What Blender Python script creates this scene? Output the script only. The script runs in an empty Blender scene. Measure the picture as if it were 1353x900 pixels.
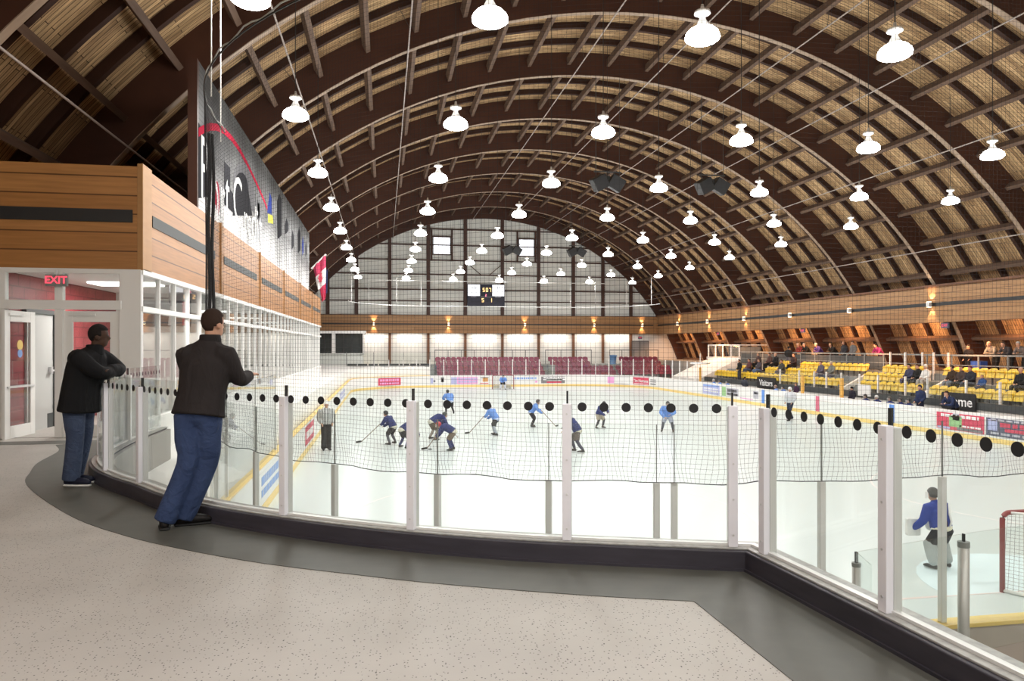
import bpy, bmesh, math, random
from mathutils import Vector, Matrix
random.seed(7)
PI = math.pi
SC = bpy.context.scene
COL = SC.collection
V = Vector

# ------------------------------------------------------------------ camera frame
CAM_H, FOC, YAW = 3.78, 957.0, math.radians(10)
FW = V((math.sin(YAW), math.cos(YAW), 0)); RT = V((math.cos(YAW), -math.sin(YAW), 0))
def ray(px, py):
    return FW + RT * ((px - 676.5) / FOC) + V((0, 0, (457.5 - py) / FOC))
def at_x(px, py, X): d = ray(px, py); return d * (X / d.x) + V((0, 0, CAM_H))
def at_y(px, py, Y): d = ray(px, py); return d * (Y / d.y) + V((0, 0, CAM_H))
def at_z(px, py, Z): d = ray(px, py); return d * ((Z - CAM_H) / d.z) + V((0, 0, CAM_H))

# ------------------------------------------------------------------ materials
def nodes(name):
    m = bpy.data.materials.new(name); m.use_nodes = True
    nt = m.node_tree; b = nt.nodes['Principled BSDF']
    return m, nt, b
def N(nt, t, **kw):
    n = nt.nodes.new(t)
    for k, v in kw.items(): setattr(n, k, v)
    return n
def plain(name, col, rough=0.6, metal=0.0, spec=0.5, var=0.0, scale=8.0, emit=None, es=0.0):
    m, nt, b = nodes(name)
    b.inputs['Base Color'].default_value = (*col, 1); b.inputs['Roughness'].default_value = rough
    b.inputs['Metallic'].default_value = metal; b.inputs['Specular IOR Level'].default_value = spec
    if var:
        tc = N(nt, 'ShaderNodeTexCoord'); no = N(nt, 'ShaderNodeTexNoise'); no.inputs['Scale'].default_value = scale
        no.inputs['Detail'].default_value = 4
        mx = N(nt, 'ShaderNodeMix', data_type='RGBA')
        mx.inputs[6].default_value = (*[c * (1 - var) for c in col], 1); mx.inputs[7].default_value = (*[min(1, c * (1 + var)) for c in col], 1)
        nt.links.new(tc.outputs['Object'], no.inputs['Vector']); nt.links.new(no.outputs['Fac'], mx.inputs[0])
        nt.links.new(mx.outputs[2], b.inputs['Base Color'])
    if emit:
        b.inputs['Emission Color'].default_value = (*emit, 1); b.inputs['Emission Strength'].default_value = es
    return m
def brick(name, c1, c2, mortar, bw, rh, ms, rough=0.6, mode='wall', grain=0.25, spec=0.4, bump=0.0):
    m, nt, b = nodes(name); L = nt.links.new
    tc = N(nt, 'ShaderNodeTexCoord'); sp = N(nt, 'ShaderNodeSeparateXYZ'); L(tc.outputs['Object'], sp.inputs[0])
    cb = N(nt, 'ShaderNodeCombineXYZ')
    if mode == 'arc':                                  # planks bent round the vault: arc length against depth
        at = N(nt, 'ShaderNodeMath', operation='ARCTAN2'); L(sp.outputs[0], at.inputs[0]); L(sp.outputs[2], at.inputs[1])
        mu = N(nt, 'ShaderNodeMath', operation='MULTIPLY'); mu.inputs[1].default_value = 23.6; L(at.outputs[0], mu.inputs[0])
        L(mu.outputs[0], cb.inputs[0]); L(sp.outputs[1], cb.inputs[1])
    else:
        ad = N(nt, 'ShaderNodeMath', operation='ADD'); L(sp.outputs[0], ad.inputs[0]); L(sp.outputs[1], ad.inputs[1])
        L(ad.outputs[0], cb.inputs[0]); L(sp.outputs[2], cb.inputs[1])
    br = N(nt, 'ShaderNodeTexBrick'); br.inputs['Scale'].default_value = 1
    br.inputs['Color1'].default_value = (*c1, 1); br.inputs['Color2'].default_value = (*c2, 1); br.inputs['Mortar'].default_value = (*mortar, 1)
    br.inputs['Brick Width'].default_value = bw; br.inputs['Row Height'].default_value = rh; br.inputs['Mortar Size'].default_value = ms
    br.inputs['Bias'].default_value = 0.0
    L(cb.outputs[0], br.inputs['Vector'])
    mp = N(nt, 'ShaderNodeMapping'); mp.inputs['Scale'].default_value = (1.2, 22, 1) if mode != 'block' else (6, 6, 6)
    L(cb.outputs[0], mp.inputs['Vector'])
    no = N(nt, 'ShaderNodeTexNoise'); no.inputs['Scale'].default_value = 1.0; no.inputs['Detail'].default_value = 5
    L(mp.outputs[0], no.inputs['Vector'])
    mr = N(nt, 'ShaderNodeMapRange'); mr.inputs[1].default_value = 0.3; mr.inputs[2].default_value = 0.7
    mr.inputs[3].default_value = 1 - grain; mr.inputs[4].default_value = 1 + grain; L(no.outputs['Fac'], mr.inputs[0])
    mx = N(nt, 'ShaderNodeMix', data_type='RGBA', blend_type='MULTIPLY'); mx.inputs[0].default_value = 1
    L(br.outputs['Color'], mx.inputs[6]); L(mr.outputs[0], mx.inputs[7]); L(mx.outputs[2], b.inputs['Base Color'])
    b.inputs['Roughness'].default_value = rough; b.inputs['Specular IOR Level'].default_value = spec
    return m
def grainy(name, c1, c2, scale, rough=0.6, spec=0.4):
    m, nt, b = nodes(name); L = nt.links.new
    tc = N(nt, 'ShaderNodeTexCoord'); mp = N(nt, 'ShaderNodeMapping'); mp.inputs['Scale'].default_value = scale
    no = N(nt, 'ShaderNodeTexNoise'); no.inputs['Scale'].default_value = 1; no.inputs['Detail'].default_value = 5
    mx = N(nt, 'ShaderNodeMix', data_type='RGBA'); mx.inputs[6].default_value = (*c1, 1); mx.inputs[7].default_value = (*c2, 1)
    L(tc.outputs['Object'], mp.inputs[0]); L(mp.outputs[0], no.inputs['Vector']); L(no.outputs['Fac'], mx.inputs[0])
    L(mx.outputs[2], b.inputs['Base Color']); b.inputs['Roughness'].default_value = rough; b.inputs['Specular IOR Level'].default_value = spec
    return m
def glass(name, tint=(0.985, 0.995, 0.99), refl=1.0):
    m = bpy.data.materials.new(name); m.use_nodes = True; nt = m.node_tree; nt.nodes.clear(); L = nt.links.new
    out = N(nt, 'ShaderNodeOutputMaterial'); t = N(nt, 'ShaderNodeBsdfTransparent'); t.inputs[0].default_value = (*tint, 1)
    g = N(nt, 'ShaderNodeBsdfGlossy'); g.inputs['Roughness'].default_value = 0.0
    fr = N(nt, 'ShaderNodeLayerWeight'); fr.inputs['Blend'].default_value = 0.5
    pw = N(nt, 'ShaderNodeMath', operation='POWER'); pw.inputs[1].default_value = 5.0; L(fr.outputs['Facing'], pw.inputs[0])
    mu = N(nt, 'ShaderNodeMath', operation='MULTIPLY_ADD'); mu.inputs[1].default_value = 0.9 * refl; mu.inputs[2].default_value = 0.035 * refl; L(pw.outputs[0], mu.inputs[0])
    mx = N(nt, 'ShaderNodeMixShader'); L(mu.outputs[0], mx.inputs[0]); L(t.outputs[0], mx.inputs[1]); L(g.outputs[0], mx.inputs[2])
    L(mx.outputs[0], out.inputs[0]); return m
def emitter(name, col, s):
    m = bpy.data.materials.new(name); m.use_nodes = True; nt = m.node_tree; nt.nodes.clear()
    e = N(nt, 'ShaderNodeEmission'); e.inputs[0].default_value = (*col, 1); e.inputs[1].default_value = s
    o = N(nt, 'ShaderNodeOutputMaterial'); nt.links.new(e.outputs[0], o.inputs[0]); return m
def speckle(name, base, dark, light, scale, rough=0.5):
    m, nt, b = nodes(name); L = nt.links.new
    tc = N(nt, 'ShaderNodeTexCoord')
    vo = N(nt, 'ShaderNodeTexVoronoi'); vo.inputs['Scale'].default_value = scale; L(tc.outputs['Object'], vo.inputs['Vector'])
    lt = N(nt, 'ShaderNodeMath', operation='LESS_THAN'); lt.inputs[1].default_value = 0.25; L(vo.outputs['Distance'], lt.inputs[0])
    sp = N(nt, 'ShaderNodeSeparateColor'); L(vo.outputs['Color'], sp.inputs[0])
    gt = N(nt, 'ShaderNodeMath', operation='GREATER_THAN'); gt.inputs[1].default_value = 0.55; L(sp.outputs[0], gt.inputs[0])
    mu = N(nt, 'ShaderNodeMath', operation='MULTIPLY'); L(lt.outputs[0], mu.inputs[0]); L(gt.outputs[0], mu.inputs[1])
    no = N(nt, 'ShaderNodeTexNoise'); no.inputs['Scale'].default_value = 1.1; no.inputs['Detail'].default_value = 6; L(tc.outputs['Object'], no.inputs['Vector'])
    m1 = N(nt, 'ShaderNodeMix', data_type='RGBA'); m1.inputs[6].default_value = (*base, 1); m1.inputs[7].default_value = (*light, 1); L(no.outputs['Fac'], m1.inputs[0])
    m2 = N(nt, 'ShaderNodeMix', data_type='RGBA'); m2.inputs[7].default_value = (*dark, 1); L(m1.outputs[2], m2.inputs[6]); L(mu.outputs[0], m2.inputs[0])
    L(m2.outputs[2], b.inputs['Base Color']); b.inputs['Roughness'].default_value = rough; b.inputs['Specular IOR Level'].default_value = 0.3
    return m

M = dict(
    ice=plain('ice', (0.62, 0.67, 0.675), 0.28, spec=0.35, var=0.03, scale=0.5),
    crease=plain('crease_blue', (0.73, 0.845, 0.90), 0.35), faintred=plain('faint_red', (0.80, 0.62, 0.60), 0.4),
    floor=speckle('terrazzo', (0.315, 0.295, 0.27), (0.085, 0.078, 0.074), (0.475, 0.445, 0.415), 62, 0.5),
    inlay=grainy('inlay_dark', (0.062, 0.062, 0.053), (0.10, 0.098, 0.085), (5, 5, 5), 0.5),
    kerb=grainy('kerb_black', (0.020, 0.018, 0.025), (0.062, 0.056, 0.072), (3, 3, 20), 0.45),
    alu=plain('aluminium', (0.72, 0.72, 0.74), 0.38, 0.85, var=0.06, scale=14),
    sill=grainy('worn_alu', (0.14, 0.14, 0.135), (0.50, 0.49, 0.465), (22, 22, 22), 0.38, 0.6),
    post=plain('post_alu', (0.86, 0.85, 0.91), 0.42, 0.1), tube=plain('tube_alu', (0.74, 0.74, 0.73), 0.36, 0.2),
    black=plain('black', (0.012, 0.012, 0.013), 0.5), dot=plain('dot_black', (0.012, 0.012, 0.014), 0.6),
    darkgrey=plain('dark_grey', (0.055, 0.06, 0.06), 0.6), midgrey=plain('mid_grey', (0.22, 0.23, 0.22), 0.6, var=0.1),
    concrete=plain('concrete', (0.34, 0.33, 0.31), 0.8, var=0.12, scale=1.5),
    white=plain('white_paint', (0.80, 0.79, 0.77), 0.5), board=plain('board_white', (0.76, 0.76, 0.745), 0.35, var=0.02),
    cream=plain('cream_wall', (0.74, 0.72, 0.68), 0.55, var=0.03, scale=2),
    beige=plain('plywood_beige', (0.42, 0.35, 0.31), 0.6, var=0.12, scale=2.5),
    yellow=plain('yellow_cap', (0.80, 0.55, 0.14), 0.35), kick=plain('yellow_kick', (0.85, 0.62, 0.22), 0.4),
    deck=brick('deck_planks', (0.31, 0.19, 0.095), (0.55, 0.37, 0.195), (0.05, 0.028, 0.015), 2.3, 0.15, 0.010, 0.75, 'arc', 0.5, 0.2),
    glulam=grainy('glulam', (0.038, 0.013, 0.007), (0.085, 0.031, 0.017), (0.8, 20, 0.8), 0.5, 0.35),
    rafter=grainy('rafter', (0.030, 0.013, 0.008), (0.055, 0.024, 0.015), (2, 8, 2), 0.7, 0.2),
    purlin=grainy('purlin', (0.085, 0.050, 0.034), (0.19, 0.125, 0.09), (9, 0.8, 9), 0.7, 0.2),
    band=brick('band_planks', (0.30, 0.15, 0.058), (0.37, 0.20, 0.085), (0.11, 0.05, 0.018), 7.0, 0.31, 0.012, 0.45, 'wall', 0.14, 0.4),
    maple=brick('maple_planks', (0.36, 0.155, 0.042), (0.44, 0.205, 0.064), (0.12, 0.045, 0.012), 9.0, 0.31, 0.012, 0.45, 'wall', 0.14, 0.4),
    mapleedge=grainy('maple_edge', (0.36, 0.18, 0.06), (0.46, 0.24, 0.09), (2, 2, 10), 0.5),
    siding=plain('grey_siding', (0.80, 0.81, 0.77), 0.6, var=0.06, scale=0.8),
    steel=plain('brown_steel', (0.075, 0.034, 0.024), 0.6), corner=grainy('brown_post', (0.13, 0.055, 0.03), (0.2, 0.09, 0.045), (4, 4, 1), 0.6),
    redblock=brick('red_block', (0.26, 0.035, 0.045), (0.31, 0.05, 0.06), (0.17, 0.022, 0.03), 0.42, 0.21, 0.012, 0.5, 'block', 0.06, 0.4),
    maroon=plain('maroon_plastic', (0.25, 0.045, 0.085), 0.3, var=0.12, scale=1.0), yseat=plain('yellow_plastic', (0.74, 0.50, 0.03), 0.3),
    glass=glass('clear_glass'), glass2=glass('green_glass', (0.965, 0.985, 0.975)), lobbyglass=glass('lobby_glass', (0.93, 0.95, 0.945), 1.3),
    darkglass=plain('dark_glass', (0.02, 0.025, 0.025), 0.08, spec=0.6),
    lamp=emitter('lamp_glow', (1.0, 0.985, 0.955), 30.0), refl=emitter('lamp_refractor', (1.0, 0.985, 0.955), 36.0), neck=plain('lamp_neck', (0.7, 0.7, 0.68), 0.25, emit=(1, .97, .92), es=0.35),
    lampmetal=plain('lamp_metal', (0.75, 0.75, 0.74), 0.35, 0.3), daylight=emitter('daylight', (0.93, 0.95, 1.0), 1.5),
    lobbylight=emitter('lobby_light', (1, 0.98, 0.95), 3.0), warm=emitter('warm_glow', (1.0, 0.72, 0.38), 14.0),
    net=plain('net_cord', (0.02, 0.02, 0.022), 0.8), rope=plain('white_rope', (0.75, 0.73, 0.68), 0.7, var=0.3, scale=60),
    red=plain('red', (0.55, 0.02, 0.05), 0.5), redmetal=plain('red_pipe', (0.24, 0.03, 0.032), 0.4), blue=plain('blue', (0.06, 0.16, 0.55), 0.5),
    exitred=emitter('exit_red', (1.0, 0.08, 0.12), 1.3), amber=emitter('amber', (1.0, 0.62, 0.25), 2.2), pinkled=emitter('pink_led', (1.0, 0.25, 0.35), 2.0),
    screen=emitter('lit_panel', (0.95, 0.96, 1.0), 1.15), navyboard=plain('navy_board', (0.015, 0.017, 0.04), 0.5),
    faintgrey=plain('faint_grey', (0.45, 0.45, 0.5), 0.6), wletter=plain('white_letter', (0.85, 0.85, 0.85), 0.5),
    pink=plain('pink', (0.75, 0.35, 0.62), 0.5), lblue=plain('light_blue', (0.20, 0.34, 0.68), 0.5), green=plain('green', (0.28, 0.5, 0.22), 0.5),
    orange=plain('orange', (0.65, 0.33, 0.12), 0.5), adgrey=plain('ad_grey', (0.2, 0.19, 0.2), 0.5), adred=plain('ad_red', (0.60, 0.06, 0.11), 0.5),
    addark=plain('ad_dark', (0.09, 0.10, 0.15), 0.5), lav=plain('lavender', (0.42, 0.44, 0.68), 0.5), gold=plain('gold', (0.72, 0.52, 0.14), 0.5),
)

# ------------------------------------------------------------------ mesh builder
class MB:
    def __init__(s): s.v = []; s.f = []
    def add(s, vs, fs):
        o = len(s.v); s.v += [tuple(p) for p in vs]; s.f += [tuple(i + o for i in f) for f in fs]; return s
    def obox(s, c, ax, ay, az, h):
        c = V(c); P = []
        for k in (-1, 1):
            for j in (-1, 1):
                for i in (-1, 1): P.append(c + ax * (i * h[0]) + ay * (j * h[1]) + az * (k * h[2]))
        return s.add(P, [(0, 2, 3, 1), (4, 5, 7, 6), (0, 1, 5, 4), (2, 6, 7, 3), (0, 4, 6, 2), (1, 3, 7, 5)])
    def box(s, x0, x1, y0, y1, z0, z1):
        return s.obox(((x0 + x1) / 2, (y0 + y1) / 2, (z0 + z1) / 2), V((1, 0, 0)), V((0, 1, 0)), V((0, 0, 1)), (abs(x1 - x0) / 2, abs(y1 - y0) / 2, abs(z1 - z0) / 2))
    def bar(s, p, q, w, h, up=V((0, 0, 1))):                 # box beam from p to q
        p = V(p); q = V(q); t = (q - p); L = t.length; t = t / L
        if abs(t.dot(up)) > 0.99: up = V((1, 0, 0))
        a = t.cross(up).normalized(); b = a.cross(t)
        return s.obox((p + q) / 2, a, t, b, (w / 2, L / 2, h / 2))
    def tube(s, pts, r, n=8, cap=True):
        pts = [V(p) for p in pts]; m = len(pts); up = V((0, 0, 1)); vs = []
        rr = r if isinstance(r, (list, tuple)) else [r] * m
        for i, p in enumerate(pts):
            t = (pts[min(i + 1, m - 1)] - pts[max(i - 1, 0)]).normalized()
            u = up if abs(t.dot(up)) < 0.95 else V((1, 0, 0))
            a = t.cross(u).normalized(); b = a.cross(t)
            for k in range(n): vs.append(p + (a * math.cos(2 * PI * k / n) + b * math.sin(2 * PI * k / n)) * rr[i])
        fs = [(i * n + k, i * n + (k + 1) % n, (i + 1) * n + (k + 1) % n, (i + 1) * n + k) for i in range(m - 1) for k in range(n)]
        if cap: fs += [tuple(range(n))[::-1], tuple((m - 1) * n + k for k in range(n))]
        return s.add(vs, fs)
    def lathe(s, prof, c=(0, 0, 0), n=16):
        c = V(c); vs = [c + V((r * math.cos(2 * PI * k / n), r * math.sin(2 * PI * k / n), z)) for r, z in prof for k in range(n)]
        return s.add(vs, [(i * n + k, i * n + (k + 1) % n, (i + 1) * n + (k + 1) % n, (i + 1) * n + k) for i in range(len(prof) - 1) for k in range(n)])
    def ell(s, c, ax, ay, az, r, nu=12, nv=8):
        c = V(c); vs = [c + az * r[2]]
        for j in range(1, nv):
            t = PI * j / nv
            for i in range(nu):
                p = 2 * PI * i / nu
                vs.append(c + ax * (r[0] * math.sin(t) * math.cos(p)) + ay * (r[1] * math.sin(t) * math.sin(p)) + az * (r[2] * math.cos(t)))
        vs.append(c - az * r[2]); fs = []
        for i in range(nu): fs.append((0, 1 + i, 1 + (i + 1) % nu))
        for j in range(nv - 2):
            for i in range(nu):
                a = 1 + j * nu; fs.append((a + i, a + nu + i, a + nu + (i + 1) % nu, a + (i + 1) % nu))
        a = 1 + (nv - 2) * nu
        for i in range(nu): fs.append((a + i, len(vs) - 1, a + (i + 1) % nu))
        return s.add(vs, fs)
    def loft(s, pts, rad, side=None, n=12, sub=3, flat=(0, 0)):           # smooth closed limb with elliptical section
        pts = [V(p) for p in pts]; rad = [(r, r) if not isinstance(r, (tuple, list)) else r for r in rad]
        P = []; R = []
        for i in range(len(pts) - 1):
            p0 = pts[max(i - 1, 0)]; p1 = pts[i]; p2 = pts[i + 1]; p3 = pts[min(i + 2, len(pts) - 1)]
            for k in range(sub):
                t = k / sub; t2 = t * t; t3 = t2 * t
                P.append(0.5 * ((2 * p1) + (p2 - p0) * t + (2 * p0 - 5 * p1 + 4 * p2 - p3) * t2 + (3 * p1 - p0 - 3 * p2 + p3) * t3))
                u = t * t * (3 - 2 * t); R.append(tuple(rad[i][q] * (1 - u) + rad[i + 1][q] * u for q in (0, 1)))
        P.append(pts[-1]); R.append(rad[-1])
        t0 = (P[0] - P[1]).normalized(); t1 = (P[-1] - P[-2]).normalized()
        m0 = .004 if flat[0] else min(R[0]) * 0.5; m1 = .004 if flat[1] else min(R[-1]) * 0.5; k0 = .97 if flat[0] else .55; k1 = .97 if flat[1] else .55
        P = [P[0] + t0 * m0] + P + [P[-1] + t1 * m1]; R = [tuple(x * k0 for x in R[0])] + R + [tuple(x * k1 for x in R[-1])]
        sd = side or V((1, 0, 0)); vs = []; pa = None
        for i, p in enumerate(P):
            t = (P[min(i + 1, len(P) - 1)] - P[max(i - 1, 0)]).normalized()
            a = (pa or sd); a = a - t * a.dot(t)
            if a.length < 0.15: a = V((0, 1, 0)) - t * t.y
            if a.length < 0.15: a = V((1, 0, 0)) - t * t.x
            a.normalize(); b = t.cross(a); pa = a
            for k in range(n): vs.append(p + a * (R[i][0] * math.cos(2 * PI * k / n)) + b * (R[i][1] * math.sin(2 * PI * k / n)))
        m = len(P); fs = [(i * n + k, i * n + (k + 1) % n, (i + 1) * n + (k + 1) % n, (i + 1) * n + k) for i in range(m - 1) for k in range(n)]
        fs += [tuple(range(n))[::-1], tuple((m - 1) * n + k for k in range(n))]
        return s.add(vs, fs)
    def disc(s, c, nrm, r, n=20, th=0.002):
        nrm = V(nrm).normalized(); c = V(c); return s.tube([c, c + nrm * th], r, n)
    def prism(s, poly, ext):                                 # flat polygon (3-D points) extruded by vector ext
        e = V(ext); P = [V(p) for p in poly]; n = len(P)
        return s.add(P + [p + e for p in P], [tuple(range(n))[::-1], tuple(range(n, 2 * n))] + [(i, (i + 1) % n, n + (i + 1) % n, n + i) for i in range(n)])
    def sweep(s, A, B, z0, z1, closed=False):                # wall between two plan polylines
        n = len(A); vs = []
        for a, b in zip(A, B): vs += [(a[0], a[1], z0), (b[0], b[1], z0), (b[0], b[1], z1), (a[0], a[1], z1)]
        fs = []
        for i in range(n if closed else n - 1):
            j = (i + 1) % n
            for k in range(4): fs.append((4 * i + k, 4 * j + k, 4 * j + (k + 1) % 4, 4 * i + (k + 1) % 4))
        if not closed: fs += [(0, 1, 2, 3), (4 * n - 1, 4 * n - 2, 4 * n - 3, 4 * n - 4)]
        return s.add(vs, fs)
    def mesh(s, name, off=V((0, 0, 0)), smooth=False):
        me = bpy.data.meshes.new(name); me.from_pydata([(p[0] - off.x, p[1] - off.y, p[2] - off.z) for p in s.v], [], s.f); me.validate(); me.update()
        bm = bmesh.new(); bm.from_mesh(me); bmesh.ops.recalc_face_normals(bm, faces=bm.faces)
        for f in bm.faces: f.smooth = smooth
        bm.to_mesh(me); bm.free(); return me
    def build(s, name, m, parent=None, smooth=False, bev=0.0, origin=None):
        if parent is not None:
            off = wloc(parent)
        elif origin is not None: off = V(origin)
        else:
            xs = [p[0] for p in s.v]; ys = [p[1] for p in s.v]; zs = [p[2] for p in s.v]
            off = V(((min(xs) + max(xs)) / 2, (min(ys) + max(ys)) / 2, min(zs)))
        o = bpy.data.objects.new(name, s.mesh(name, off, smooth)); COL.objects.link(o)
        o.data.materials.append(m)
        if parent is not None: o.parent = parent
        else: o.location = off
        if bev:
            b = o.modifiers.new('b', 'BEVEL'); b.width = bev; b.segments = 2; b.limit_method = 'ANGLE'
        return o
def wloc(o):
    p = V((0, 0, 0))
    while o: p = p + o.location; o = o.parent
    return p
def empty(name, loc=(0, 0, 0)):
    o = bpy.data.objects.new(name, None); COL.objects.link(o); o.location = loc; o.empty_display_size = 0.1; return o
def tag(o, label, cat, group=None, kind=None):
    o['label'] = label; o['category'] = cat
    if group: o['group'] = group
    if kind: o['kind'] = kind
    return o
def struct(o, label=None, cat=None):
    o['kind'] = 'structure'
    if label: o['label'] = label
    if cat: o['category'] = cat
    return o
def dup(root, loc, rotz=0.0, label=None):
    r = root.copy(); COL.objects.link(r); r.location = loc; r.rotation_euler = (0, 0, rotz)
    if label: r['label'] = label
    for ch in list(root.children):
        c = ch.copy(); COL.objects.link(c); c.parent = r
        for g in list(ch.children):
            d = g.copy(); COL.objects.link(d); d.parent = c
    return r
def light(name, typ, loc, energy, col=(1, 1, 1), size=0.5, direction=(0, 0, -1), parent=None, sizey=None, spot=None, shape=None):
    d = bpy.data.lights.new(name, typ); d.energy = energy; d.color = col
    if typ == 'AREA':
        d.size = size; d.shape = shape or ('RECTANGLE' if sizey else 'DISK')
        if sizey: d.size_y = sizey
    else: d.shadow_soft_size = size
    if typ == 'SPOT': d.spot_size = spot or 1.0; d.spot_blend = 0.5
    o = bpy.data.objects.new(name, d); COL.objects.link(o)
    o.rotation_euler = V(direction).to_track_quat('-Z', 'Y').to_euler(); o.location = loc
    if parent: o.parent = parent
    return o
def text(name, s, size, mat, loc, xdir, zdir, parent=None, ext=0.006, align='CENTER', sx=1.0, thick=0.0):
    c = bpy.data.curves.new(name, 'FONT'); c.body = s; c.size = size; c.extrude = ext; c.align_x = align; c.align_y = 'CENTER'; c.offset = thick; c.resolution_u = 3
    t = bpy.data.objects.new('tmp', c); COL.objects.link(t)
    dg = bpy.context.evaluated_depsgraph_get(); me = bpy.data.meshes.new_from_object(t.evaluated_get(dg)); bpy.data.objects.remove(t)
    x = V(xdir).normalized(); z = V(zdir).normalized(); y = z.cross(x)          # text lies in x/z, faces -y
    mt = Matrix(((x.x * sx, z.x, -y.x), (x.y * sx, z.y, -y.y), (x.z * sx, z.z, -y.z))).to_4x4()
    me.transform(mt); off = wloc(parent) if parent else V((0, 0, 0))
    me.transform(Matrix.Translation(V(loc) - off)); me.name = name
    me.materials.clear(); me.materials.append(mat)
    o = bpy.data.objects.new(name, me); COL.objects.link(o)
    if parent: o.parent = parent
    return o
ORD = ['', 'first', 'second', 'third', 'fourth', 'fifth', 'sixth', 'seventh', 'eighth', 'ninth', 'tenth', 'eleventh', 'twelfth', 'thirteenth', 'fourteenth', 'fifteenth',
       'sixteenth', 'seventeenth', 'eighteenth', 'nineteenth', 'twentieth', 'twenty-first', 'twenty-second', 'twenty-third', 'twenty-fourth', 'twenty-fifth', 'twenty-sixth', 'twenty-seventh']
X1, Y1_, Z1 = V((1, 0, 0)), V((0, 1, 0)), V((0, 0, 1))

# ------------------------------------------------------------------ key dimensions (ice = 0)
ZF = 2.28                      # balcony floor
CX, CZ, RI, RO = 10.45, -5.42, 22.5, 23.6      # vault: centre, soffit radius, deck radius
RX0, RX1, RY0, RY1, RC = -2.7, 23.4, 6.3, 66.5, 6.8
def rink(o, n=12):
    r = RC + o; P = []
    cs = [((RX0 + RC), (RY0 + RC), PI), ((RX1 - RC), (RY0 + RC), 1.5 * PI), ((RX1 - RC), (RY1 - RC), 0), ((RX0 + RC), (RY1 - RC), 0.5 * PI)]
    for cx, cy, a0 in cs:
        for i in range(n + 1):
            a = a0 + 0.5 * PI * i / n; P.append((cx + r * math.cos(a), cy + r * math.sin(a)))
    return P
def deck_z(x, r=RO): return CZ + math.sqrt(max(0.01, r * r - (x - CX) ** 2))

# ================================================================== SETTING
g = MB().box(-18, 40, -10, 78, -0.30, -0.02).build('floor', M['concrete']); struct(g, 'grey concrete ground around the ice at rink level', 'floor')
ice_o = MB(); P = rink(-0.0, 16); ice_o.prism([(p[0], p[1], -0.02) for p in P], (0, 0, 0.02))
ice = ice_o.build('floor_ice', M['ice'], origin=(10.35, 36.4, 0)); struct(ice, 'white ice sheet of the hockey rink', 'ice')
GLY, GX = 9.65, 10.3
arc = [(GX + 1.9 * math.cos(a), GLY + 1.9 * math.sin(a), 0.001) for a in [PI * i / 16 for i in range(17)]]
MB().prism(arc, (0, 0, 0.003)).build('goal_crease', M['crease'], ice)
MB().box(RX0 + .4, RX1 - .4, GLY - .03, GLY + .03, 0.001, 0.0035).build('goal_line', M['faintred'], ice)
def ring(mb, cx, cy, r, w=0.05):
    A = [(cx + r * math.cos(2 * PI * i / 40), cy + r * math.sin(2 * PI * i / 40)) for i in range(40)]
    B = [(cx + (r - w) * math.cos(2 * PI * i / 40), cy + (r - w) * math.sin(2 * PI * i / 40)) for i in range(40)]
    mb.sweep(A, B, 0.001, 0.003, True)
rg = MB()
for cx_, cy_ in ((3.6, 15.7), (17.1, 15.7), (3.6, 57), (17.1, 57)): ring(rg, cx_, cy_, 4.5)
rg.build('faceoff_circle', plain('faint_circle', (0.84, 0.78, 0.77), 0.4), ice)

# --- vault
dk = MB(); A = []; n = 72; a0 = math.radians(77.2)
for i in range(n + 1):
    a = -a0 + 2 * a0 * i / n; A.append((a, math.sin(a), math.cos(a)))
vs = []
for a, s_, c_ in A:
    for r, y in ((RO, -9), (RO, 75.6), (RO + .3, 75.6), (RO + .3, -9)): vs.append((CX + r * s_, y, CZ + r * c_))
fs = []
for i in range(n):
    for k in range(4): fs.append((4 * i + k, 4 * i + 4 + k, 4 * i + 4 + (k + 1) % 4, 4 * i + (k + 1) % 4))
dk.add(vs, fs); ceil = dk.build('ceiling', M['deck'], origin=(CX, 0, CZ)); struct(ceil, 'curved wooden plank ceiling of the arena vault', 'ceiling')
BAY = 6.78; RIBY = [75.0 - BAY * k for k in range(0, 11)]        # 75 (gable) ... 7.2
def arcbar(r0, r1, y0, y1, n=60, a0=a0):
    mb = MB(); vs = []
    for i in range(n + 1):
        a = -a0 + 2 * a0 * i / n
        for r, y in ((r0, y0), (r0, y1), (r1, y1), (r1, y0)): vs.append((r * math.sin(a), y, r * math.cos(a)))
    fs = [(4 * i + k, 4 * i + 4 + k, 4 * i + 4 + (k + 1) % 4, 4 * i + (k + 1) % 4) for i in range(n) for k in range(4)]
    return mb.add(vs, fs + [(0, 1, 2, 3), (4 * n + 3, 4 * n + 2, 4 * n + 1, 4 * n)])
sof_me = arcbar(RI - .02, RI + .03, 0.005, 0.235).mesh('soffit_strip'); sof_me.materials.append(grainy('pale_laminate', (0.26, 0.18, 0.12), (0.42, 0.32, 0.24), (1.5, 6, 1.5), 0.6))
rib_me = arcbar(RI, RO + .05, 0, 0.24).mesh('rib'); rib_me.materials.append(M['glulam'])
raf_me = arcbar(RO - .26, RO + .05, -0.09, 0.09).mesh('rafter'); raf_me.materials.append(M['rafter'])
pur_me = MB().box(-.085, .085, 0.22, BAY + .02, RO - .62, RO - .27).mesh('purlin'); pur_me.materials.append(M['purlin'])
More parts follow.
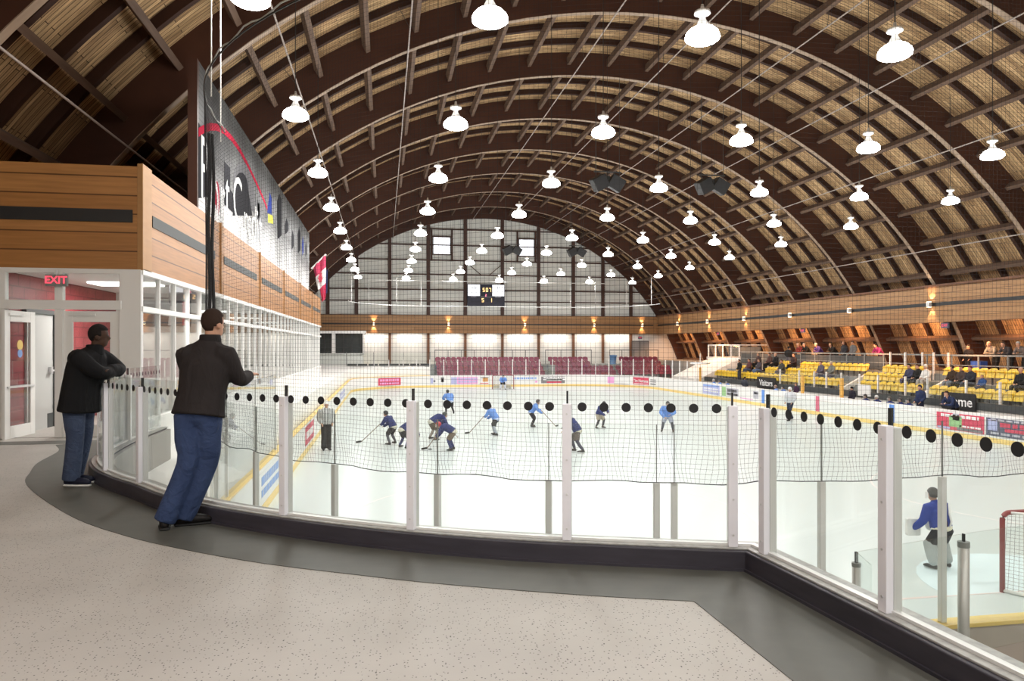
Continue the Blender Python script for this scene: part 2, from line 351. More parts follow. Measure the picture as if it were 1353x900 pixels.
for k in range(len(RIBY) - 1, -1, -1):
    y = RIBY[k]; r = empty('roof_arch', (CX, y if k else 74.75, CZ))
    tag(r, ('dark brown curved roof arch against the far gable wall' if k == 0 else f'dark brown curved timber roof arch with purlins, {ORD[k]} one out from the far gable wall'), 'roof arch', 'timber roof arches')
    o = bpy.data.objects.new('rib', rib_me); COL.objects.link(o); o.parent = r
    if k == 0: continue
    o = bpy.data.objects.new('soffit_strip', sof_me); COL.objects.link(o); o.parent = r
    for j in (1, 2, 3):
        o = bpy.data.objects.new('rafter', raf_me); COL.objects.link(o); o.parent = r; o.location = (0, j * BAY / 4 + .1, 0)
    for j in range(-13, 16):
        an = math.radians(1.0 + 4.95 * j)
        if abs(an) > a0 - .02: continue
        o = bpy.data.objects.new('purlin', pur_me); COL.objects.link(o); o.parent = r; o.rotation_euler = (0, an, 0)

# --- gable wall
def gable(z0, z1, y, th):
    pts = []
    hw = lambda z: math.sqrt(RO * RO - (z - CZ) ** 2)
    zt = min(z1, RO + CZ - .001)
    for i in range(41):
        z = z0 + (zt - z0) * (1 - (1 - i / 40) ** 2); pts.append((CX + hw(z), y, z))
    for i in range(40, -1, -1):
        z = z0 + (zt - z0) * (1 - (1 - i / 40) ** 2); pts.append((CX - hw(z), y, z))
    if zt < z1: pass
    return MB().prism(pts, (0, th, 0))
w = gable(6.0, 30, 75.15, .2).build('wall_far', M['siding']); struct(w, 'pale grey ribbed gable wall above the far timber band', 'wall')
w = gable(0.0, 6.0, 75.15, .2).build('wall_far_lower', M['cream']); struct(w, 'cream wall behind the far maroon seats', 'wall')
fr = struct(empty('wall_frame', (10.4, 75.0, 0)), 'brown steel framing of posts and rails on the gable wall', 'steel framing')
COLX = [-5.6, -2.77, .55, 4.47, 8.3, 12.2, 16.09, 19.88, 23.15, 26.3]
for x in COLX:
    zt = deck_z(x, RI + .3); MB().box(x - .17, x + .17, 74.92, 75.14, 5.1, zt).build('column', M['steel'], fr); MB().box(x - .13, x + .13, 74.90, 75.14, 0, 5.1).build('lower_column', M['corner'], fr)  # lower posts in lighter brown, warm light put into their colour
for z in (8.44, 9.62, 11.19, 12.67, 14.24, 15.89):
    hw = math.sqrt((RI + .2) ** 2 - (z - CZ) ** 2); MB().box(CX - hw, CX + hw, 75.0, 75.14, z - .06, z + .06).build('girt', M['steel'], fr)
for (x0, x1, nm) in ((5.0, 6.7, 'window_1'), (14.0, 15.55, 'window_2')):
    t = struct(empty(nm, ((x0 + x1) / 2, 75, 13.3)), 'square daylit window high on the gable wall, ' + ('left of centre' if nm[-1] == '1' else 'right of centre'), 'window')
    f = MB()
    for a, b, c, d in ((x0 - .28, x0 - .12, 12.6, 15.95), (x1 + .12, x1 + .28, 12.6, 15.95)): f.box(a, b, 74.9, 75.14, c, d)
    for c in (13.2, 15.05): f.box(x0 - .2, x1 + .2, 74.92, 75.14, c, c + .1)
    f.box(x0 - .05, x0, 74.95, 75.14, 13.3, 15.05); f.box(x1, x1 + .05, 74.95, 75.14, 13.3, 15.05)
    f.build('window_frame', M['steel'], t); MB().box(x0, x1, 75.02, 75.1, 13.35, 15.02).build('pane', M['daylight'], t)
w = MB().box(-14, 38, -9.2, -9.0, -0.02, 18.3).build('wall_near', M['cream']); struct(w, 'cream end wall behind the viewer', 'wall')

# --- far and right timber bands
def band_far():
    t = struct(empty('trim_1', (10, 74.4, 5.1)), 'maple plank band across the far wall with a dark slot', 'timber band')
    MB().box(-8.5, 29.4, 74.4, 74.85, 5.1, 6.93).build('planks', M['band'], t)
    MB().box(-6.1, 28.6, 74.37, 74.42, 5.97, 6.10).build('slot', M['black'], t)
    MB().box(-8.5, 29.4, 74.34, 74.9, 6.93, 7.0).build('ledge', M['steel'], t)
band_far()
t = struct(empty('trim_2', (29.0, 40, 5.05)), 'maple plank band along the right side above the stand', 'timber band')
MB().box(29.0, 29.4, -8.9, 74.4, 5.05, 6.95).build('planks', M['band'], t)
MB().box(28.97, 29.05, -8.9, 74.0, 5.93, 6.11).build('slot', M['black'], t)
MB().box(28.86, 29.5, -8.9, 74.4, 6.95, 7.06).build('ledge', M['corner'], t)
jt = MB()
for y in RIBY[1:]: jt.box(28.985, 29.01, y - .62, y - .60, 5.05, 6.95)
jt.build('joint', M['mapleedge'], t)

# --- left timber box above the lobby, with slots
t = struct(empty('wall_left', (-4.0, 13, 5.05)), 'maple plank upper wall on the left over the lobby windows', 'timber wall')
MB().box(-14, -4.04, 12.99, 47.6, 5.055, 6.78).build('planks', M['maple'], t)
MB().box(-4.25, -4.0, 13.45, 47.7, 5.07, 6.80).build('side_planks', M['maple'], t)
MB().box(-4.06, -3.97, 12.985, 13.46, 5.05, 6.83).build('corner_post', M['mapleedge'], t, bev=.006)
MB().box(-14, -4.13, 12.965, 13.02, 5.84, 6.05).build('slot', M['black'], t)
y = 13.57
k = 0
while y < 47:
    MB().box(-4.02, -3.985, y, min(y + 4.75, 47.2), 5.86, 6.06).build('slot', M['darkgrey'], t)
    if y > 15: MB().box(-4.05, -3.965, y - .42, y - .30, 5.07, 6.84).build('pilaster', M['mapleedge'], t)
    y += 5.75
# lobby side wall below the glazing
w = MB().box(-4.25, -4.0, 13.0, 47.7, -0.02, 2.46).build('wall_left_lower', M['white'])
struct(w, 'white wall under the lobby windows down to the rink', 'wall')
# glazing (window_3) along X=-4
t = struct(empty('window_3', (-4.0, 13, 2.46)), 'long white framed lobby glazing along the left side', 'window')
m_ = MB()
for y in range(13, 48): m_.box(-4.07, -4.0, y, y + .05, 2.46, 5.05)
m_.build('mullion', M['white'], t)
m_ = MB(); m_.box(-4.10, -3.97, 13.0, 47.7, 2.46, 2.53); m_.box(-4.10, -3.97, 13.0, 47.7, 4.36, 4.45); m_.box(-4.10, -3.97, 13.0, 47.7, 4.98, 5.07)
m_.build('transom', M['white'], t)
MB().box(-4.06, -4.045, 13.0, 47.7, 2.5, 5.0).build('pane', M['lobbyglass'], t)
# lobby room behind the glazing
w = MB().box(-14, -4.25, 13.1, 48, 2.0, ZF).build('floor_lobby', M['floor']); struct(w, 'pale speckled lobby floor', 'floor')
w = MB().box(-14, -4.1, 13.05, 47.7, 5.02, 5.07).build('ceiling_lobby', M['white']); struct(w, 'white lobby ceiling', 'ceiling')
w = MB().box(-9.2, -9.0, 18.3, 47.7, ZF, 5.02).build('wall_lobby_back', M['cream']); struct(w, 'pale back wall of the lobby', 'wall')
w = MB().box(-14, -4.1, 47.6, 47.8, -.02, 5.07).build('wall_lobby_end', M['cream']); struct(w, 'end wall of the lobby block', 'wall')
w = MB().box(-9.0, -4.3, 18.2, 18.3, ZF, 5.02).build('wall_vestibule_end', M['cream']); struct(w, 'white end wall of the entrance vestibule', 'wall')
w = MB().box(-6.35, -6.15, 13.05, 18.2, ZF, 5.02).build('wall_vestibule', M['redblock']); struct(w, 'red painted block wall inside the entrance', 'wall')
for i, y in enumerate((15.4, 21, 27, 33, 39, 44.5)):
    x0 = -5.6 if i == 0 else -6.6
    o = MB().box(x0, x0 + 1.2, y - .35, y + .35, 4.985, 5.02).build('ceiling_light', M['lobbylight'])
    tag(o, f'flat white ceiling light panel seen through the lobby glass, {ORD[i + 1]} from the entrance', 'ceiling light', 'lobby ceiling lights')
    light('lobby_light', 'AREA', (x0 + .6, y, 4.96), 70, (1, .96, .9), .7)

# --- entrance front at Y = 13
t = struct(empty('wall_front', (-5.2, 13, ZF)), 'white door frame wall of the lobby entrance under the wood box', 'wall')
m_ = MB()
m_.box(-4.34, -4.0, 12.98, 13.1, ZF, 4.99)                    # wide white pier at the corner
m_.box(-14, -4.3, 12.96, 13.1, 4.385, 4.535)                    # transom beam over the doors
m_.box(-14, -4.0, 12.98, 13.1, 4.98, 5.06); m_.box(-5.32, -5.20, 12.98, 13.1, ZF, 4.99)
m_.box(-6.35, -6.05, 12.98, 13.1, ZF, 5.0); m_.box(-14, -6.3, 13.0, 13.08, ZF, 5.0)
m_.build('door_frame', M['white'], t, bev=.006)
MB().box(-6.1, -4.3, 13.03, 13.04, 4.5, 5.0).build('pane', M['lobbyglass'], t)
def glassdoor(nm, o, ax, w, label, swing, sticker=False):
    d = struct(empty(nm, o), label, 'door'); ay = V((-ax.y, ax.x, 0)); o = V(o)
    fr_ = MB()
    def bx(a, b, z0, z1, mb, th=.022): mb.obox(o + ax * ((a + b) / 2) + Z1 * ((z0 + z1) / 2), ax, ay, Z1, ((b - a) / 2, th, (z1 - z0) / 2))
    bx(0, .15, 0, 2.08, fr_); bx(w - .14, w, 0, 2.08, fr_); bx(.15, w - .14, 1.90, 2.08, fr_); bx(.15, w - .14, 0, .20, fr_)
    fr_.build('leaf_frame', M['white'], d, bev=.004)
    p = MB(); bx(.15, w - .14, .20, 1.90, p, .005); p.build('pane', M['lobbyglass'], d)
    h = MB(); bx(.05, w - .05, .82, .85, h, .05); h.build('push_bar', M['alu'], d)
    c = MB(); bx(.1, .5, 2.0, 2.04, c, .05); c.build('closer', M['tube'], d)
    if sticker:
        c0 = o + ax * (w * .5) - ay * .012
        for q, (dz, rr, mm) in enumerate(((1.52, .085, 'gold'), (1.38, .07, 'lblue'))):
            s_ = MB(); s_.disc(c0 + Z1 * dz * 1.0, -ay, rr, 16); s_.build('sticker', M[mm], d)
    return d
glassdoor('door_1', (-5.21, 13.04, ZF), V((1, 0, 0)), .86, 'closed white framed glass door at the lobby entrance behind the leaning person', 0)
glassdoor('door_2', (-5.99, 12.80, ZF), V((.06, .998, 0)).normalized(), .90, 'white framed glass door leaf standing open with round stickers', 0, True)
d = struct(empty('door_3', (-6.13, 13.9, ZF)), 'grey door with a lever handle set in the red block wall', 'door')
MB().box(-6.16, -6.11, 13.85, 14.85, ZF, 4.36).build('leaf', plain('grey_door', (.42, .42, .41), .45), d)
MB().box(-6.17, -6.07, 14.85, 15.0, ZF, 4.44).box(-6.17, -6.07, 13.75, 15.0, 4.36, 4.44).build('door_frame', M['darkgrey'], d)
MB().box(-6.11, -6.06, 14.66, 14.74, 3.27, 3.40).bar((-6.05, 14.76, 3.33), (-6.05, 14.60, 3.33), .03, .03).build('door_handle', M['alu'], d)
MB().box(-6.112, -6.10, 14.62, 14.84, ZF, ZF + .26).build('kick_plate', M['darkgrey'], d)
o = MB().box(-6.15, -6.10, 15.3, 15.42, 3.45, 3.75).build('card_reader', M['black']); tag(o, 'small black wall device on the red wall by the grey door', 'wall device')
# picture in the vestibule
t = tag(empty('wall_picture', (-4.95, 18.15, 4.4)), 'dark photo print of a white lighthouse on the vestibule end wall', 'picture')
MB().box(-5.55, -4.5, 18.15, 18.2, 4.25, 4.85).build('print', M['adgrey'], t)
MB().add([(-5.0, 18.14, 4.27), (-4.82, 18.14, 4.27), (-4.87, 18.14, 4.72), (-4.95, 18.14, 4.72)], [(0, 1, 2, 3)]).build('lighthouse', M['white'], t)
MB().box(-4.68, -4.52, 18.135, 18.15, 4.27, 4.83).build('side_strip', M['red'], t)
# exit sign of the entrance
t = tag(empty('exit_sign', (-5.28, 12.93, 4.86)), 'red lit EXIT sign hung over the lobby entrance doors', 'exit sign')
MB().box(-5.43, -5.10, 12.90, 12.96, 4.76, 4.95).build('housing', M['midgrey'], t, bev=.005)
MB().tube([(-5.265, 12.93, 4.95), (-5.265, 12.93, 5.02)], .012).build('bracket', M['alu'], t)
text('lettering', 'EXIT', .165, M['exitred'], (-5.265, 12.895, 4.855), X1, Z1, t, .003, thick=.003)
w = MB().box(-4.9, -3.99, 12.985, 13.0, ZF, ZF + .006)
o = MB().box(-14, -4.45, 12.15, 12.55, ZF, ZF + .003).build('trim_5', M['inlay']); struct(o, 'dark threshold strip in the floor before the doors', 'floor strip')

# --- balcony floor, kerb, glass
def catmull(P, k=8):
    P = [V((p[0], p[1], 0)) for p in P]; out = []
    for i in range(len(P) - 1):
        p0 = P[max(i - 1, 0)]; p1 = P[i]; p2 = P[i + 1]; p3 = P[min(i + 2, len(P) - 1)]
        for j in range(k):
            t = j / k; out.append(.5 * (2 * p1 + (p2 - p0) * t + (2 * p0 - 5 * p1 + 4 * p2 - p3) * t * t + (3 * p1 - p0 - 3 * p2 + p3) * t ** 3))
    return out + [P[-1]]
KP = [(-3.80, 13.0), (-3.76, 11.6), (-3.66, 10.4), (-3.5, 9.48), (-3.2, 8.75), (-2.80, 8.12), (-2.45, 7.67), (-2.04, 7.10), (-1.55, 6.57), (-1.0, 6.10), (-.35, 5.64), (.28, 5.27), (.89, 4.98), (1.43, 4.78), (1.96, 4.60), (2.36, 4.47)]
KC = catmull(KP, 6); KS = [V((2.36, 4.47, 0)), V((2.44, 3.3, 0)), V((2.60, 0, 0)), V((2.9, -6, 0))]
def offs(P, d):
    out = []
    for i, p in enumerate(P):
        t = (P[min(i + 1, len(P) - 1)] - P[max(i - 1, 0)]).normalized(); out.append(p + V((-t.y, t.x, 0)) * d)
    return out
def mitre(d):                                   # both runs offset outward, joined at the corner
    a = offs(KC, d); b = offs(KS, d)
    p = a[-1]; t = (KC[-1] - KC[-2]).normalized(); q = b[0]; u = (KS[1] - KS[0]).normalized()
    den = t.x * u.y - t.y * u.x; k = ((q.x - p.x) * u.y - (q.y - p.y) * u.x) / den; c = p + t * k
    return a[:-1] + [c] + b[1:]
slab = [(p.x, p.y, ZF) for p in mitre(.2)] + [(-13.9, -6, ZF), (-13.9, 13.1, ZF)]
o = MB().prism(slab, (0, 0, -.35)).build('floor_balcony', M['floor'], origin=(0, 0, ZF)); struct(o, 'pale speckled balcony floor in the foreground', 'floor')
IN = catmull([(-4.9, 12.0), (-4.58, 11.3), (-4.38, 10.21), (-4.13, 9.43), (-3.9, 8.8), (-3.42, 7.98), (-2.65, 6.87), (-2.07, 6.22), (-1.55, 5.75), (-.86, 5.24), (-.18, 4.85), (.25, 4.62), (.78, 4.38), (1.3, 4.17), (1.79, 4.0)], 5)
il = [(p.x, p.y, ZF + .001) for p in IN] + [(1.80, 3.0, ZF + .001), (1.9, 0, ZF + .001), (2.1, -6, ZF + .001)] + [(p.x, p.y, ZF + .001) for p in reversed(mitre(.03))]
o = MB().prism(il, (0, 0, .003)).build('trim_3', M['inlay'], origin=(0, 0, ZF)); struct(o, 'dark grey floor border following the glass rail', 'floor border')
kb = struct(empty('trim_4', (0, 6, ZF)), 'low black kerb with a worn metal sill under the glass rail', 'kerb')
MB().sweep(mitre(0), mitre(.2), ZF, ZF + .135).build('kerb', M['kerb'], kb, bev=.008)
MB().sweep(mitre(-.012), mitre(.01), ZF, ZF + .022).build('kerb_foot', M['kerb'], kb)
MB().sweep(mitre(.03), mitre(.22), ZF + .135, ZF + .147).build('sill', M['sill'], kb, bev=.003)
MB().sweep(mitre(.085), mitre(.125), ZF + .147, ZF + .163).build('glass_channel', M['tube'], kb)
MB().sweep(mitre(.2), mitre(.26), .0, ZF + .11).build('fascia', M['concrete'], kb)
# glass panels and posts
LINE_A = offs(KC, .105); LINE_B = offs(KS, .105)
def arclen(P):
    L = [0]
    for i in range(1, len(P)): L.append(L[-1] + (P[i] - P[i - 1]).length)
    return L
def point_at(P, L, s):
    s = max(0, min(L[-1], s))
    for i in range(1, len(P)):
        if s <= L[i] + 1e-9:
            k = (s - L[i - 1]) / max(1e-9, L[i] - L[i - 1]); return P[i - 1].lerp(P[i], k), (P[i] - P[i - 1]).normalized()
    return P[-1], (P[-1] - P[-2]).normalized()
def nearest_s(P, L, q):
    best = (9e9, 0); q = V((q[0], q[1], 0))
    for i in range(1, len(P)):
        d = P[i] - P[i - 1]; k = max(0, min(1, (q - P[i - 1]).dot(d) / max(1e-9, d.length_squared)))
        e = (P[i - 1] + d * k - q).length
        if e < best[0]: best = (e, L[i - 1] + k * (L[i] - L[i - 1]))
    return best[1]
LA, LB = arclen(LINE_A), arclen(LINE_B)
PA = [nearest_s(LINE_A, LA, q) for q in ((-3.72, 11.2), (-3.56, 9.75), (-3.03, 8.52), (-2.46, 7.67), (-1.66, 6.75), (-.81, 6.02), (.18, 5.37), (1.24, 4.87), (2.30, 4.50))]
PB = [nearest_s(LINE_B, LB, q) for q in ((2.42, 4.37), (2.45, 3.30), (2.49, 2.15), (2.55, 1.0))]
WHERE_A = ['by the lobby wall', 'just left of the person in black jacket', 'just right of the leaning person in black jacket', 'between the two leaning people', 'in front of the person in the charcoal jacket',
           'right of the person in the charcoal jacket', 'left of centre of the curved rail', 'right of centre of the curved rail', 'at the end of the curved run by the corner']
WHERE_B = ['starting the straight run at the corner', 'midway on the straight run at the right', 'on the straight run beside the viewer', 'at the viewer side of the straight run']
def rail(P, L, S, wh, ends):
    for i, s in enumerate(S):
        p, t_ = point_at(P, L, s); nn = V((-t_.y, t_.x, 0)); e = tag(empty('balustrade_post', (p.x, p.y, ZF + .147)), 'pale aluminium glass rail post ' + wh[i], 'rail post', 'glass rail posts')
        b = V((p.x, p.y, 0))
        MB().obox(b - nn * .030 + Z1 * (ZF + .147 + .475), t_, nn, Z1, (.031, .022, .475)).build('post_face', M['post'], e, bev=.004)
        MB().obox(b + nn * .020 + Z1 * (ZF + .147 + .47), t_, nn, Z1, (.028, .026, .47)).build('post_body', M['tube'], e, bev=.004)
        for z in (.08, .32, .56, .88): MB().disc(b - nn * .052 + Z1 * (ZF + .147 + z), -nn, .007, 8, .004).build('bolt', M['alu'], e)
        MB().obox(b + Z1 * (ZF + 1.13), t_, nn, Z1, (.006, .012, .055)).build('gasket', M['black'], e)
    segs = []
    if ends[0] is not None: segs.append((ends[0], S[0]))
    segs += list(zip(S[:-1], S[1:]))
    if ends[1] is not None: segs.append((S[-1], ends[1]))
    return segs
PANEL_A = ['running into the lobby wall', 'by the open lobby doors', 'before the white corner pier', 'right beside the leaning person in black', 'between the two leaning people', 'under the arm of the person in charcoal jacket',
           'left of centre, beyond the charcoal jacket', 'at the centre of the curved rail', 'right of centre before the corner']
def panels(P, L, segs, wh):
    for i, (s0, s1) in enumerate(segs):
        s0 += .012; s1 -= .012; k = 6
        pts = [point_at(P, L, s0 + (s1 - s0) * j / k)[0] for j in range(k + 1)]
        a = offs(pts, -.006); b = offs(pts, .006)
        c = point_at(P, L, (s0 + s1) / 2)[0]
        e = tag(empty('glass_balustrade', (c.x, c.y, ZF + .16)), 'clear glass rail panel with black dots ' + wh[i], 'glass panel', 'glass rail panels')
        MB().sweep(a, b, ZF + .155, ZF + 1.18).build('pane', M['glass2'], e)
        nd = int((s1 - s0 - .08) / .152); st = (s1 - s0 - nd * .152) / 2
        for j in range(nd + 1):
            p, t_ = point_at(P, L, s0 + st + j * .152); nn = V((-t_.y, t_.x, 0))
            MB().disc(V((p.x, p.y, ZF + 1.075)) - nn * .0085, -nn, .032, 20, .0015).build('dot', M['dot'], e)
segA = rail(LINE_A, LA, PA, WHERE_A, (0.0, None)); panels(LINE_A, LA, segA, PANEL_A)
segB = rail(LINE_B, LB, PB, WHERE_B, (None, None)); panels(LINE_B, LB, segB, ['at the right after the corner', 'at the right edge with large dots', 'beside the viewer'])

# ------------------------------------------------------------------ rink boards and glass
bd = tag(empty('rink_boards', (10.35, 36.4, 0)), 'white boards round the ice with yellow kick strip', 'rink boards')
MB().sweep(rink(0), rink(.05), 0, 1.05, True).build('facing', M['board'], bd)
MB().sweep(rink(.05), rink(.14), 0, 1.05, True).build('backing', M['beige'], bd)
MB().sweep(rink(-.012), rink(0.0), 0.01, .2, True).build('kick_strip', M['kick'], bd)
ca, cb_ = rink(-.02), rink(.16)
idx = list(range(39, 52)) + list(range(0, 15)); MB().sweep([ca[i] for i in idx], [cb_[i] for i in idx], 1.05, 1.09).build('cap_rail', M['yellow'], bd, bev=.006)
idx = list(range(14, 40)); MB().sweep([ca[i] for i in idx], [cb_[i] for i in idx], 1.05, 1.09).build('top_rail', M['white'], bd)
for y, nm in ((36.2, 'red'), (42.0, 'blue'), (30.3, 'blue')): MB().box(RX1 - .016, RX1 - .002, y - .16, y + .16, .2, 1.05).build('line_mark', plain('mark_' + nm, (.62, .12, .2) if nm == 'red' else (.10, .25, .65), .5), bd)
# adverts
def advert(P0, P1, z0, z1, base, bits, label, nrm):
    """panel on the boards from plan point P0 to P1; bits = (u0,u1,v0,v1,material) rectangles on it"""
    P0 = V((*P0, 0)); P1 = V((*P1, 0)); ax = (P1 - P0).normalized(); w_ = (P1 - P0).length; nn = V(nrm).normalized()
    e = MB().obox((P0 + P1) / 2 + nn * .006 + Z1 * ((z0 + z1) / 2), ax, nn, Z1, (w_ / 2, .006, (z1 - z0) / 2)).build('advert_panel', base, bd); e['label'] = label
    by = {}
    for u0, u1, v0, v1, mm in bits: by.setdefault(mm, []).append((u0, u1, v0, v1))
    for mm, rs in by.items():
        mb = MB()
        for u0, u1, v0, v1 in rs: mb.obox(P0 + ax * (w_ * (u0 + u1) / 2) + nn * .014 + Z1 * (z0 + (z1 - z0) * (v0 + v1) / 2), ax, nn, Z1, (w_ * (u1 - u0) / 2, .003, (z1 - z0) * (v1 - v0) / 2))
        o = bpy.data.objects.new('print_block', mb.mesh('print_block', wloc(bd))); COL.objects.link(o); o.data.materials.append(M[mm]); o.parent = e
    return e
FN = (0, -1, 0); FY = RY1 - .001
def words(rows, mm, u0=.08, u1=.92):
    out = []; rr = random.Random(len(rows) * 7 + int(u0 * 100))
    for v0, v1 in rows:
        u = u0
        while u < u1 - .03:
            w_ = min(rr.uniform(.04, .11), u1 - u); out.append((u, u + w_, v0, v1, mm)); u += w_ + .022
    return out
def fa(x0, x1, base, bits, label, z0=.3, z1=.92): return advert((x0, FY), (x1, FY), z0, z1, M[base], bits, label, FN)
fa(4.1, 4.6, 'board', [(.1, .6, .1, .9, 'lav')] + words([(.3, .6)], 'addark', .65, 1), 'blue crest advert on the far boards')
fa(5.0, 5.5, 'board', [(.2, .8, .3, 1, 'adgrey'), (.35, .65, .3, .8, 'orange')], 'small portrait advert on the far boards')
fa(6.04, 8.5, 'pink', [(.0, .22, 0, 1, 'lav')] + words([(.6, .85), (.2, .45)], 'lav', .27, .98), 'pink and lilac advert on the far boards left of the goal')
fa(8.7, 9.6, 'board', [(.3, .85, .3, .95, 'orange'), (0, .9, .02, .12, 'adred')] + words([(.8, .98)], 'adgrey'), 'orange crest advert beside the far goal')
fa(11.83, 14.15, 'board', words([(.62, .92)], 'lblue', 0, .98) + [(.9, 1, .1, .4, 'pink')], 'white advert with blue lettering right of the far goal')
fa(14.5, 17.0, 'adgrey', [(.2, .8, .35, .75, 'board')] + words([(.8, .95), (.45, .65)], 'wletter') + [(.22, .78, .03, .25, 'adred')], 'grey and red advert on the far boards')
fa(17.4, 19.75, 'board', [(.08, .26, .3, .85, 'gold'), (.1, .95, .22, .28, 'gold')] + words([(.45, .8)], 'lav', .34, .98), 'white advert with a gold emblem on the far boards')
# far right corner adverts follow the bend of the boards
cr = rink(-.001, 12)[26:39]
def ca_(u): return V((RX1 - RC + (RC - .001) * math.sin(u), RY1 - RC + (RC - .001) * math.cos(u), 0))
def cadv(u0, u1, base, bits, label):
    a, b = ca_(u0), ca_(u1); c = ca_((u0 + u1) / 2); nn = (V((RX1 - RC, RY1 - RC, 0)) - c).normalized(); k = ((a + b) / 2 - c).length
    a = a + nn * .0 ; return advert((a.x, a.y), (b.x, b.y), .3, .95, M[base], bits, label, nn)
e = cadv(.62, .98, 'board', [(.02, .3, .05, .95, 'pink'), (.33, .98, .03, .06, 'faintgrey'), (.33, .98, .94, .97, 'faintgrey')], 'white advert with a portrait on the far right bend')
e = cadv(1.02, 1.32, 'adred', [(.05, .95, .1, .18, 'wletter')], 'red advert with white script on the far right bend')
_a, _b = ca_(1.02), ca_(1.32); _c = (_a + _b) / 2; _n = (V((RX1 - RC, RY1 - RC, 0)) - ca_(1.17)).normalized()
text('lettering', 'Tim Hortons', .36, M['wletter'], (_c.x + _n.x * .03, _c.y + _n.y * .03, .64), (_b - _a), Z1, e, .004, thick=.006)
e = cadv(1.35, 1.52, 'board', words([(.7, .85), (.45, .6), (.1, .3)], 'adgrey'), 'white and grey advert on the far right bend')
RN = (-1, 0, 0); RXX = RX1 - .001
def ra(y0, y1, base, bits, label, z0=.28, z1=.98): return advert((RXX, y0), (RXX, y1), z0, z1, M[base], bits, label, RN)
ra(50.7, 48.0, 'lav', [(.03, .97, .8, .95, 'lblue')] + words([(.5, .65), (.25, .4)], 'board'), 'lilac advert on the right boards by the platform')
ra(47.6, 45.2, 'board', [(0, .25, .05, .95, 'green'), (.3, 1, .15, .9, 'faintgrey')] + words([(.5, .8), (.2, .4)], 'adgrey', .35, .95), 'green and grey advert on the right boards')
ra(45.0, 42.5, 'board', [(0, .7, .04, .12, 'pink'), (.72, .98, .2, .9, 'faintgrey')] + words([(.6, .8)], 'adgrey', .75, .96), 'white advert on the right boards by the blue line')
ra(27.5, 25.0, 'adred', [(.28, .55, .2, .85, 'green'), (.36, .5, .6, 1, 'faintgrey'), (.02, .3, .03, .16, 'lav'), (.45, .98, .03, .2, 'adgrey')] + words([(.75, .92)], 'wletter', .1, .9) + words([(.24, .34)], 'wletter', .5, .95), 'red advert with a green emblem below the Home sign')
ra(24.9, 20.5, 'addark', words([(.55, .78)], 'adred', .15, .95) + words([(.1, .22), (.86, .96)], 'faintgrey', .05, .95) + [(.2, .6, .3, .48, 'adred'), (.02, .12, .3, .9, 'lav')], 'dark advert with red lettering at the right edge')
LN = (1, 0, 0)
advert((RX0 + .001, 26), (RX0 + .001, 29), .3, .95, M['adred'], words([(.3, .7)], 'wletter'), 'red advert on the left boards', LN)
advert((RX0 + .001, 16.5), (RX0 + .001, 20.5), .3, .95, M['board'], words([(.55, .85), (.15, .4)], 'lblue'), 'blue lettered advert on the left boards near the corner', LN)
advert((RX0 + .001, 45), (RX0 + .001, 52), .3, .95, M['board'], words([(.5, .85), (.15, .4)], 'lav'), 'lilac lettered advert on the far left boards', LN)
fl = lambda u: V((RX0 + RC - (RC - .001) * math.sin(u), RY1 - RC + (RC - .001) * math.cos(u), 0))
a, b = fl(.75), fl(.40); nn = (V((RX0 + RC, RY1 - RC, 0)) - fl(.57)).normalized(); advert((a.x, a.y), (b.x, b.y), .3, .95, M['adred'], words([(.55, .85), (.15, .4)], 'pink'), 'red advert on the far left bend of the boards', nn)

# near rink glass with aluminium supports
NCX, NCY = RX0 + RC, RY0 + RC
near_line = [V((RX0 - .07, y, 0)) for y in (24, 22, 20, 18, 16, 14.4)] + [V((NCX - (RC + .07) * math.cos(a), NCY - (RC + .07) * math.sin(a), 0)) for a in [PI / 2 * i / 24 for i in range(25)]] + [V((x, RY0 - .07, 0)) for x in (5, 6, 7, 8, 10)]
NL = arclen(near_line)
posts = [(-2.77, 19.5), (-2.77, 16.5), (-2.77, 13.6), (-2.3, 10.6), (-1.62, 9.1), (-.55, 8.0), (.53, 7.25), (1.55, 6.75), (2.52, 6.50), (2.68, 6.47), (4.07, 6.30), (5.36, 6.23)]
wh = ['far down the left boards', 'second down the left boards', 'at the left end of the bend', 'on the left bend behind the charcoal jacket', 'on the left bend right of the charcoal jacket', 'behind the second glass panel', 'left of centre behind the rail', 'just right of the centre rail post',
      'left of the close pair at centre', 'right of the close pair at centre', 'right of the corner posts', 'in front of the near goalie']
ps = [nearest_s(near_line, NL, q) for q in posts]
for s, ww in zip(ps, wh):
    p, t_ = point_at(near_line, NL, s); nn = V((-t_.y, t_.x, 0))
    e = tag(empty('rink_glass_post', (p.x, p.y, 1.09)), 'aluminium rink glass support ' + ww, 'glass support', 'near rink glass supports')
    MB().obox(V((p.x, p.y, 1.80)), t_, nn, Z1, (.030, .030, .71)).build('support', M['tube'], e, bev=.008)
    MB().obox(V((p.x, p.y, 2.78)), t_, nn, Z1, (.004, .008, .27)).build('gasket', M['midgrey'], e)
for i in range(len(ps) - 1):
    s0, s1 = ps[i] + .01, ps[i + 1] - .01
    if s1 - s0 < .3: continue
    k = 5; pts = [point_at(near_line, NL, s0 + (s1 - s0) * j / k)[0] for j in range(k + 1)]
    o = MB().sweep(offs(pts, -.005), offs(pts, .005), 1.09, 3.05).build('rink_glass', M['glass']); tag(o, 'tall rink glass right of the support ' + wh[i], 'glass pane', 'near rink glass panes')
s0 = ps[-1] + .01; pts = [point_at(near_line, NL, s0 + 2.4 * j / 4)[0] for j in range(5)]
o = MB().sweep(offs(pts, -.005), offs(pts, .005), 1.09, 3.05).build('rink_glass', M['glass']); tag(o, 'tall clear rink glass pane before the near goal', 'glass pane', 'near rink glass panes')
